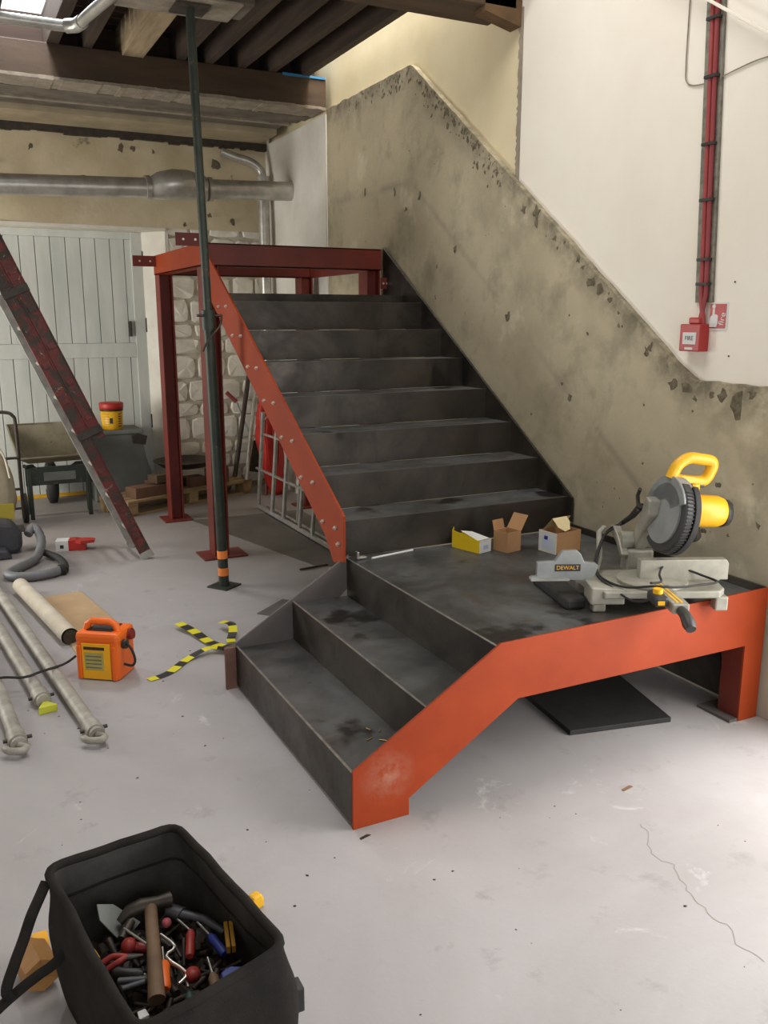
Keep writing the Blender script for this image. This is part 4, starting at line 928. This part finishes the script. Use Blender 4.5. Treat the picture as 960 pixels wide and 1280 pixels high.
fs = [(j*n+k, j*n+(k+1) % n, (j+1)*n+(k+1) % n, (j+1)*n+k) for j in range(rows) for k in range(n)]+[tuple(range(n-1,-1,-1))]
rimv = vs[rows*n:]
MB().add(vs, fs, True).build('outer_shell', 'fabric', bgx)
vs2 = []
for j in range(rows+1):
    t = j/rows
    for k in range(n):
        p = vs[j*n+k]; c_ = Vector((-.725,-.56,p.z)); vs2.append(p+(c_-p).normalized()*(.014+.006*(1-t))+Vector((0,0,.012 if j == 0 else 0)))
MB().add(vs2, [tuple(reversed(f)) for f in fs], True).build('lining', 'fabric_in', bgx)
mid = [(vs[rows*n+k]+vs2[rows*n+k])/2 for k in range(n)]
MB().tube(mid+[mid[0]], .011, 10, cap=False).build('rim_binding', 'fabric', bgx)
inr = [vs2[(rows-3)*n+k] for k in range(n)]
MB().tube(inr+[inr[0]], .004, 6, cap=False).build('inner_seam', 'fabric', bgx)
MB().tube(smooth_path([(-.945,-.34,.325),(-.961,-.36,.308),(-.987,-.40,.286),(-1.009,-.42,.245),(-1.032,-.45,.214),(-1.054,-.47,.169),(-1.045,-.48,.148)]), .015, 8, flat=.35).build('shoulder_strap', 'fabric', bgx)
MB().tube(smooth_path([(-.925,-.44,.20),(-.952,-.45,.184),(-.99,-.46,.174),(-1.034,-.47,.157),(-1.086,-.48,.128),(-1.16,-.50,.07)]), .017, 8, flat=.35).build('shoulder_strap', 'fabric', bgx)
MB().box((-.01,-.02,-.03),(.01,.02,.03), Matrix.Translation((-.482,-.77,.17))).build('side_buckle', 'black', bgx, bevel=.003)
# jumble of dark small tools that fills the bag under the ones that can be told apart
jb = MB(); rnd = random.Random(5); nx_ = 26; vs = []
for j in range(nx_+1):
    for i in range(nx_+1):
        u, v = i/nx_, j/nx_
        p = (Vector(bot[3])*(1-u)+Vector(bot[2])*u)*(1-v)+(Vector(bot[0])*(1-u)+Vector(bot[1])*u)*v
        c_ = Vector((-.725,-.56,0)); p = c_+(p-c_)*.93
        vs.append((p.x, p.y, .125+.045*noise.noise(Vector((p.x*14, p.y*14, 0)))+.02*noise.noise(Vector((p.x*40, p.y*40, 4)))))
jb.add(vs, [(j*(nx_+1)+i, j*(nx_+1)+i+1, (j+1)*(nx_+1)+i+1, (j+1)*(nx_+1)+i) for j in range(nx_) for i in range(nx_)])
def inbag(rnd):
    u, v = rnd.uniform(.18, .82), rnd.uniform(.10, .88)
    return (Vector(bot[3])*(1-u)+Vector(bot[2])*u)*(1-v)+(Vector(bot[0])*(1-u)+Vector(bot[1])*u)*v
for i in range(90):
    p = inbag(rnd); a_ = rnd.uniform(0, 6.28); L = rnd.uniform(.03, .08); z = .145+rnd.uniform(0, .03); r = rnd.uniform(.003, .010)
    dx, dy = math.cos(a_)*L/2, math.sin(a_)*L/2
    jb.tube([(p.x-dx, p.y-dy, z-rnd.uniform(0,.02)), (p.x+dx, p.y+dy, z+rnd.uniform(0,.02))], r, 6)
j_ = jb.build('tool_jumble', mat('dark_mixed_tools', '#2c2926', '#4a3d33', 30, rough=.5, metal=.3)); j_['kind'] = 'stuff'; tag(j_, 'dark jumble of small tools filling the bottom of the black bag', 'tools')

def tool(name, label, cat): return thing(name, label, cat, group=None)
Z = .195
t_ = tool('hammer', 'claw hammer with a worn brown wooden handle on top of the tools in the bag', 'hammer')
MB().tube([(-.719,-.391,Z+.025),(-.745,-.55,Z+.02),(-.769,-.687,Z+.01)], [.015,.016,.019], 12, flat=.8).build('handle', 'toolwood', t_)
MB().tube([(-.670,-.385,Z+.02),(-.70,-.388,Z+.025),(-.74,-.388,Z+.026),(-.77,-.388,Z+.022),(-.795,-.395,Z+.006)], [.020,.015,.020,.016,.010], 12).build('head', 'dark', t_)
t_ = tool('trowel', 'grey metal trowel standing at the left side of the bag', 'trowel')
MB().prism([(-.04,-.05),(.04,-.05),(.03,.03),(0,.06),(-.03,.03)], -.0015, .0015, 'z', Matrix.Translation((-.800,-.375,Z)) @ Matrix.Rotation(R(50),4,'Z') @ Matrix.Rotation(R(35),4,'X')).build('blade', 'greypaint', t_)
MB().tube([(-.77,-.41,Z+.01),(-.80,-.45,Z)], .011, 10).build('handle', 'dark', t_)
t_ = tool('torch', 'bright red round-ended torch lying left of the hammer', 'torch')
MB().lathe([(0,-.018),(.012,-.015),(.018,-.004),(.018,.006),(.012,.015),(0,.018)], c=(-.789,-.481,Z), n=16).build('head', 'toolred', t_)
MB().tube([(-.775,-.485,Z-.004),(-.74,-.50,Z-.01)], .011, 12).build('barrel', 'toolred', t_)
def pliers(label, a, b, c, m, mb='dark'):
    t_ = tool('pliers', label, 'pliers')
    MB().tube(smooth_path([a, ((a[0]+b[0])/2, (a[1]+b[1])/2+.008, b[2]), b], 5), .007, 8).build('grip', m, t_)
    MB().tube(smooth_path([(a[0]+.012, a[1]-.022, a[2]), ((a[0]+b[0])/2+.01, (a[1]+b[1])/2-.014, b[2]), b], 5), .007, 8).build('grip', m, t_)
    MB().tube([b, c], [.011, .004], 8, flat=.6).build('jaws', mb, t_)
pliers('pair of red-handled pliers at the left edge of the tools', (-.856,-.500,Z-.01), (-.80,-.515,Z), (-.765,-.525,Z), 'toolred')
def driver(label, a, b, c, m, r=.011):
    t_ = tool('screwdriver', label, 'screwdriver')
    a, b, c = Vector(a), Vector(b), Vector(c)
    MB().tube([a, a.lerp(b,.1), a.lerp(b,.5), a.lerp(b,.85), b], [r*.7, r, r*.9, r, r*.6], 10).build('handle', m, t_)
    MB().tube([b, c], .003, 8).build('shaft', 'edge', t_)
driver('black-handled screwdriver below the red pliers', (-.834,-.540,Z-.01), (-.775,-.575,Z-.01), (-.75,-.60,Z-.01), 'black', .013)
driver('orange-handled chisel right beside the hammer handle', (-.745,-.655,Z), (-.728,-.570,Z), (-.720,-.52,Z), 'orange', .014)
driver('red-handled knife between the wires and the blue grips', (-.672,-.583,Z+.004), (-.648,-.500,Z+.004), (-.665,-.44,Z), 'toolred', .011)
driver('dark green screwdriver at the near end of the bag', (-.705,-.735,Z-.02), (-.695,-.665,Z-.02), (-.69,-.62,Z-.02), mat('bottle_green', '#1f3d36', rough=.5), .012)
driver('blue-handled screwdriver beside the yellow folding rule', (-.597,-.607,Z), (-.610,-.530,Z), (-.625,-.47,Z), 'toolblue', .011)
driver('brown-handled file at the near right of the bag', (-.650,-.741,Z), (-.639,-.656,Z), (-.635,-.60,Z), 'toolwood', .012)
driver('teal screwdriver lying beyond the hammer head', (-.72,-.345,Z-.005), (-.69,-.335,Z-.005), (-.66,-.345,Z-.01), 'teal', .008)
o = MB().tube(smooth_path([(-.714,-.474,Z),(-.694,-.535,Z+.004),(-.720,-.560,Z+.004),(-.691,-.629,Z+.004),(-.713,-.650,Z)], 3), .0035, 8).build('hex_key', 'bolt'); tag(o, 'zigzag silver wire bracket beside the hammer handle', 'bracket')
o = MB().tube(smooth_path([(-.735,-.56,Z-.005),(-.70,-.60,Z-.004),(-.695,-.66,Z-.008)], 4), .003, 8).build('hex_key', 'edge'); tag(o, 'bent silver rod under the zigzag bracket', 'rod')
o = MB().tube([(-.79,-.43,Z+.012),(-.755,-.52,Z+.022)], .003, 8).build('nail_punch', 'castalu'); tag(o, 'thin pale metal rod lying left of the hammer handle', 'rod')
o = MB().lathe([(0,-.012),(.016,-.010),(.018,0),(.014,.010),(0,.012)], c=(-.679,-.636,Z), n=16).build('tape_measure', 'toolred'); tag(o, 'small round red cap below the red-handled knife', 'cap')
o = MB().lathe([(0,-.008),(.011,-.006),(.012,0),(.009,.008),(0,.010)], c=(-.692,-.440,Z), n=14).build('bottle_cap', mat('pink_plastic', '#b3555a', rough=.5)); o.name = 'cable_reel'; tag(o, 'small pink reel right of the hammer head', 'reel')
t_ = tool('folding_rule', 'yellow folding rule standing against the right side of the bag', 'ruler')
for k in range(2): MB().box((-.005+.012*k,-.045,0),(.004+.012*k,.045,.018), Matrix.Translation((-.578,-.565,Z)) @ Matrix.Rotation(R(-12),4,'Z')).build('leaf', mat('ochre_rule', '#b5872a', rough=.6) if 'ochre_rule' not in bpy.data.materials else bpy.data.materials['ochre_rule'], t_, bevel=.001)
t_ = tool('clamp', 'bright blue plastic clamp at the right side of the bag', 'clamp')
MB().prism([(-.025,-.02),(.022,-.026),(.030,.015),(.005,.028),(-.02,.018)], 0, .028, 'z', Matrix.Translation((-.605,-.690,Z-.015))).build('jaw', 'toolblue', t_, bevel=.004)
MB().tube([(-.61,-.66,Z),(-.585,-.72,Z)], .008, 10).build('grip', 'toolblue', t_)
t_ = tool('pipe_wrench', 'dark grey wrench lying along the right side of the bag', 'wrench')
MB().tube([(-.660,-.415,Z),(-.61,-.47,Z+.004),(-.575,-.535,Z)], [.014,.011,.010], 10, flat=.7).build('handle', 'vac', t_)
MB().tube([(-.675,-.395,Z),(-.650,-.425,Z)], .019, 10, flat=.7).build('jaw', 'vac', t_)
t_ = tool('mole_grip', 'grey locking grips lying across the tools left of the hammer', 'grips')
MB().tube([(-.83,-.575,Z-.006),(-.77,-.60,Z-.004)], .009, 8, flat=.7).build('handle', 'vac', t_)
MB().tube([(-.825,-.60,Z-.008),(-.77,-.605,Z-.004)], .008, 8, flat=.7).build('handle', 'vac', t_)
MB().tube([(-.775,-.60,Z-.004),(-.755,-.605,Z)], .013, 8, flat=.7).build('jaw', 'dark', t_)
o = MB().prism([(0,-.014),(.022,-.010),(.018,.012),(.0,.010)], Z-.02, Z-.008, 'z').build('plastic_wedge', 'white', bevel=.002); o.location = (-.810,-.690,.0); tag(o, 'white plastic wedge at the near end of the hammer handle', 'wedge')
o = MB().tube([(-.661,-.700,Z-.01),(-.648,-.722,Z-.01)], .004, 8).build('drill_bit', 'bolt'); tag(o, 'short bright drill bit at the near end of the bag', 'drill bit')
o = MB().tube([(-.868,-.445,Z),(-.858,-.49,Z)], .004, 6).build('pencil', 'yellow'); tag(o, 'yellow pencil tucked against the left lining of the bag', 'pencil')

# beside the bag
hb = thing('wooden_block', 'amber stained wooden block with a hexagonal end beside the tool bag', 'block', (-.972,-.300,0), R(12))
for k in range(3):
    a0 = R(90+120*k); hx = [(0,.062)]
    r_ = .046
    pts_ = [(0,.047)]+[(r_*math.cos(a0+R(s_)), .047+r_*math.sin(a0+R(s_))) for s_ in (0, 60, 120)]
    MB().prism(pts_, 0, .10, 'y').build('segment', 'oxwood', hb, bevel=.0015)
yb2 = thing('yellow_tape_measure', 'yellow tape measure on the floor, seen past the right side of the bag', 'tape measure', (-.405,-.232,0), R(20))
MB().prism([(-.02,0),(.02,0),(.024,.022),(.014,.044),(-.014,.044),(-.024,.022)], -.014, .014, 'y').build('case', 'yellow', yb2, bevel=.006)
yb3 = MB().box((-.02,-.03,0),(.02,.03,.07)).build('glue_bottle', 'amber', bevel=.008); yb3.location = (-.965,-.185,0); tag(yb3, 'amber plastic bottle between the bag and the wooden block', 'bottle')
o = MB().prism([(0,0),(.05,.01),(.045,.022),(.0,.012)], 0, .002, 'z').build('wood_chip', 'toolwood'); o.location = (.95,-.22,0); tag(o, 'small brown chip on the floor right of the front stringer', 'chip')
o = MB().prism([(0,0),(.04,.01),(.03,.018),(.0,.01)], 0, .002, 'z').build('wood_chip', 'dark'); o.location = (.0,-.07,0); tag(o, 'small dark chip on the floor at the foot of the red stringer', 'chip')
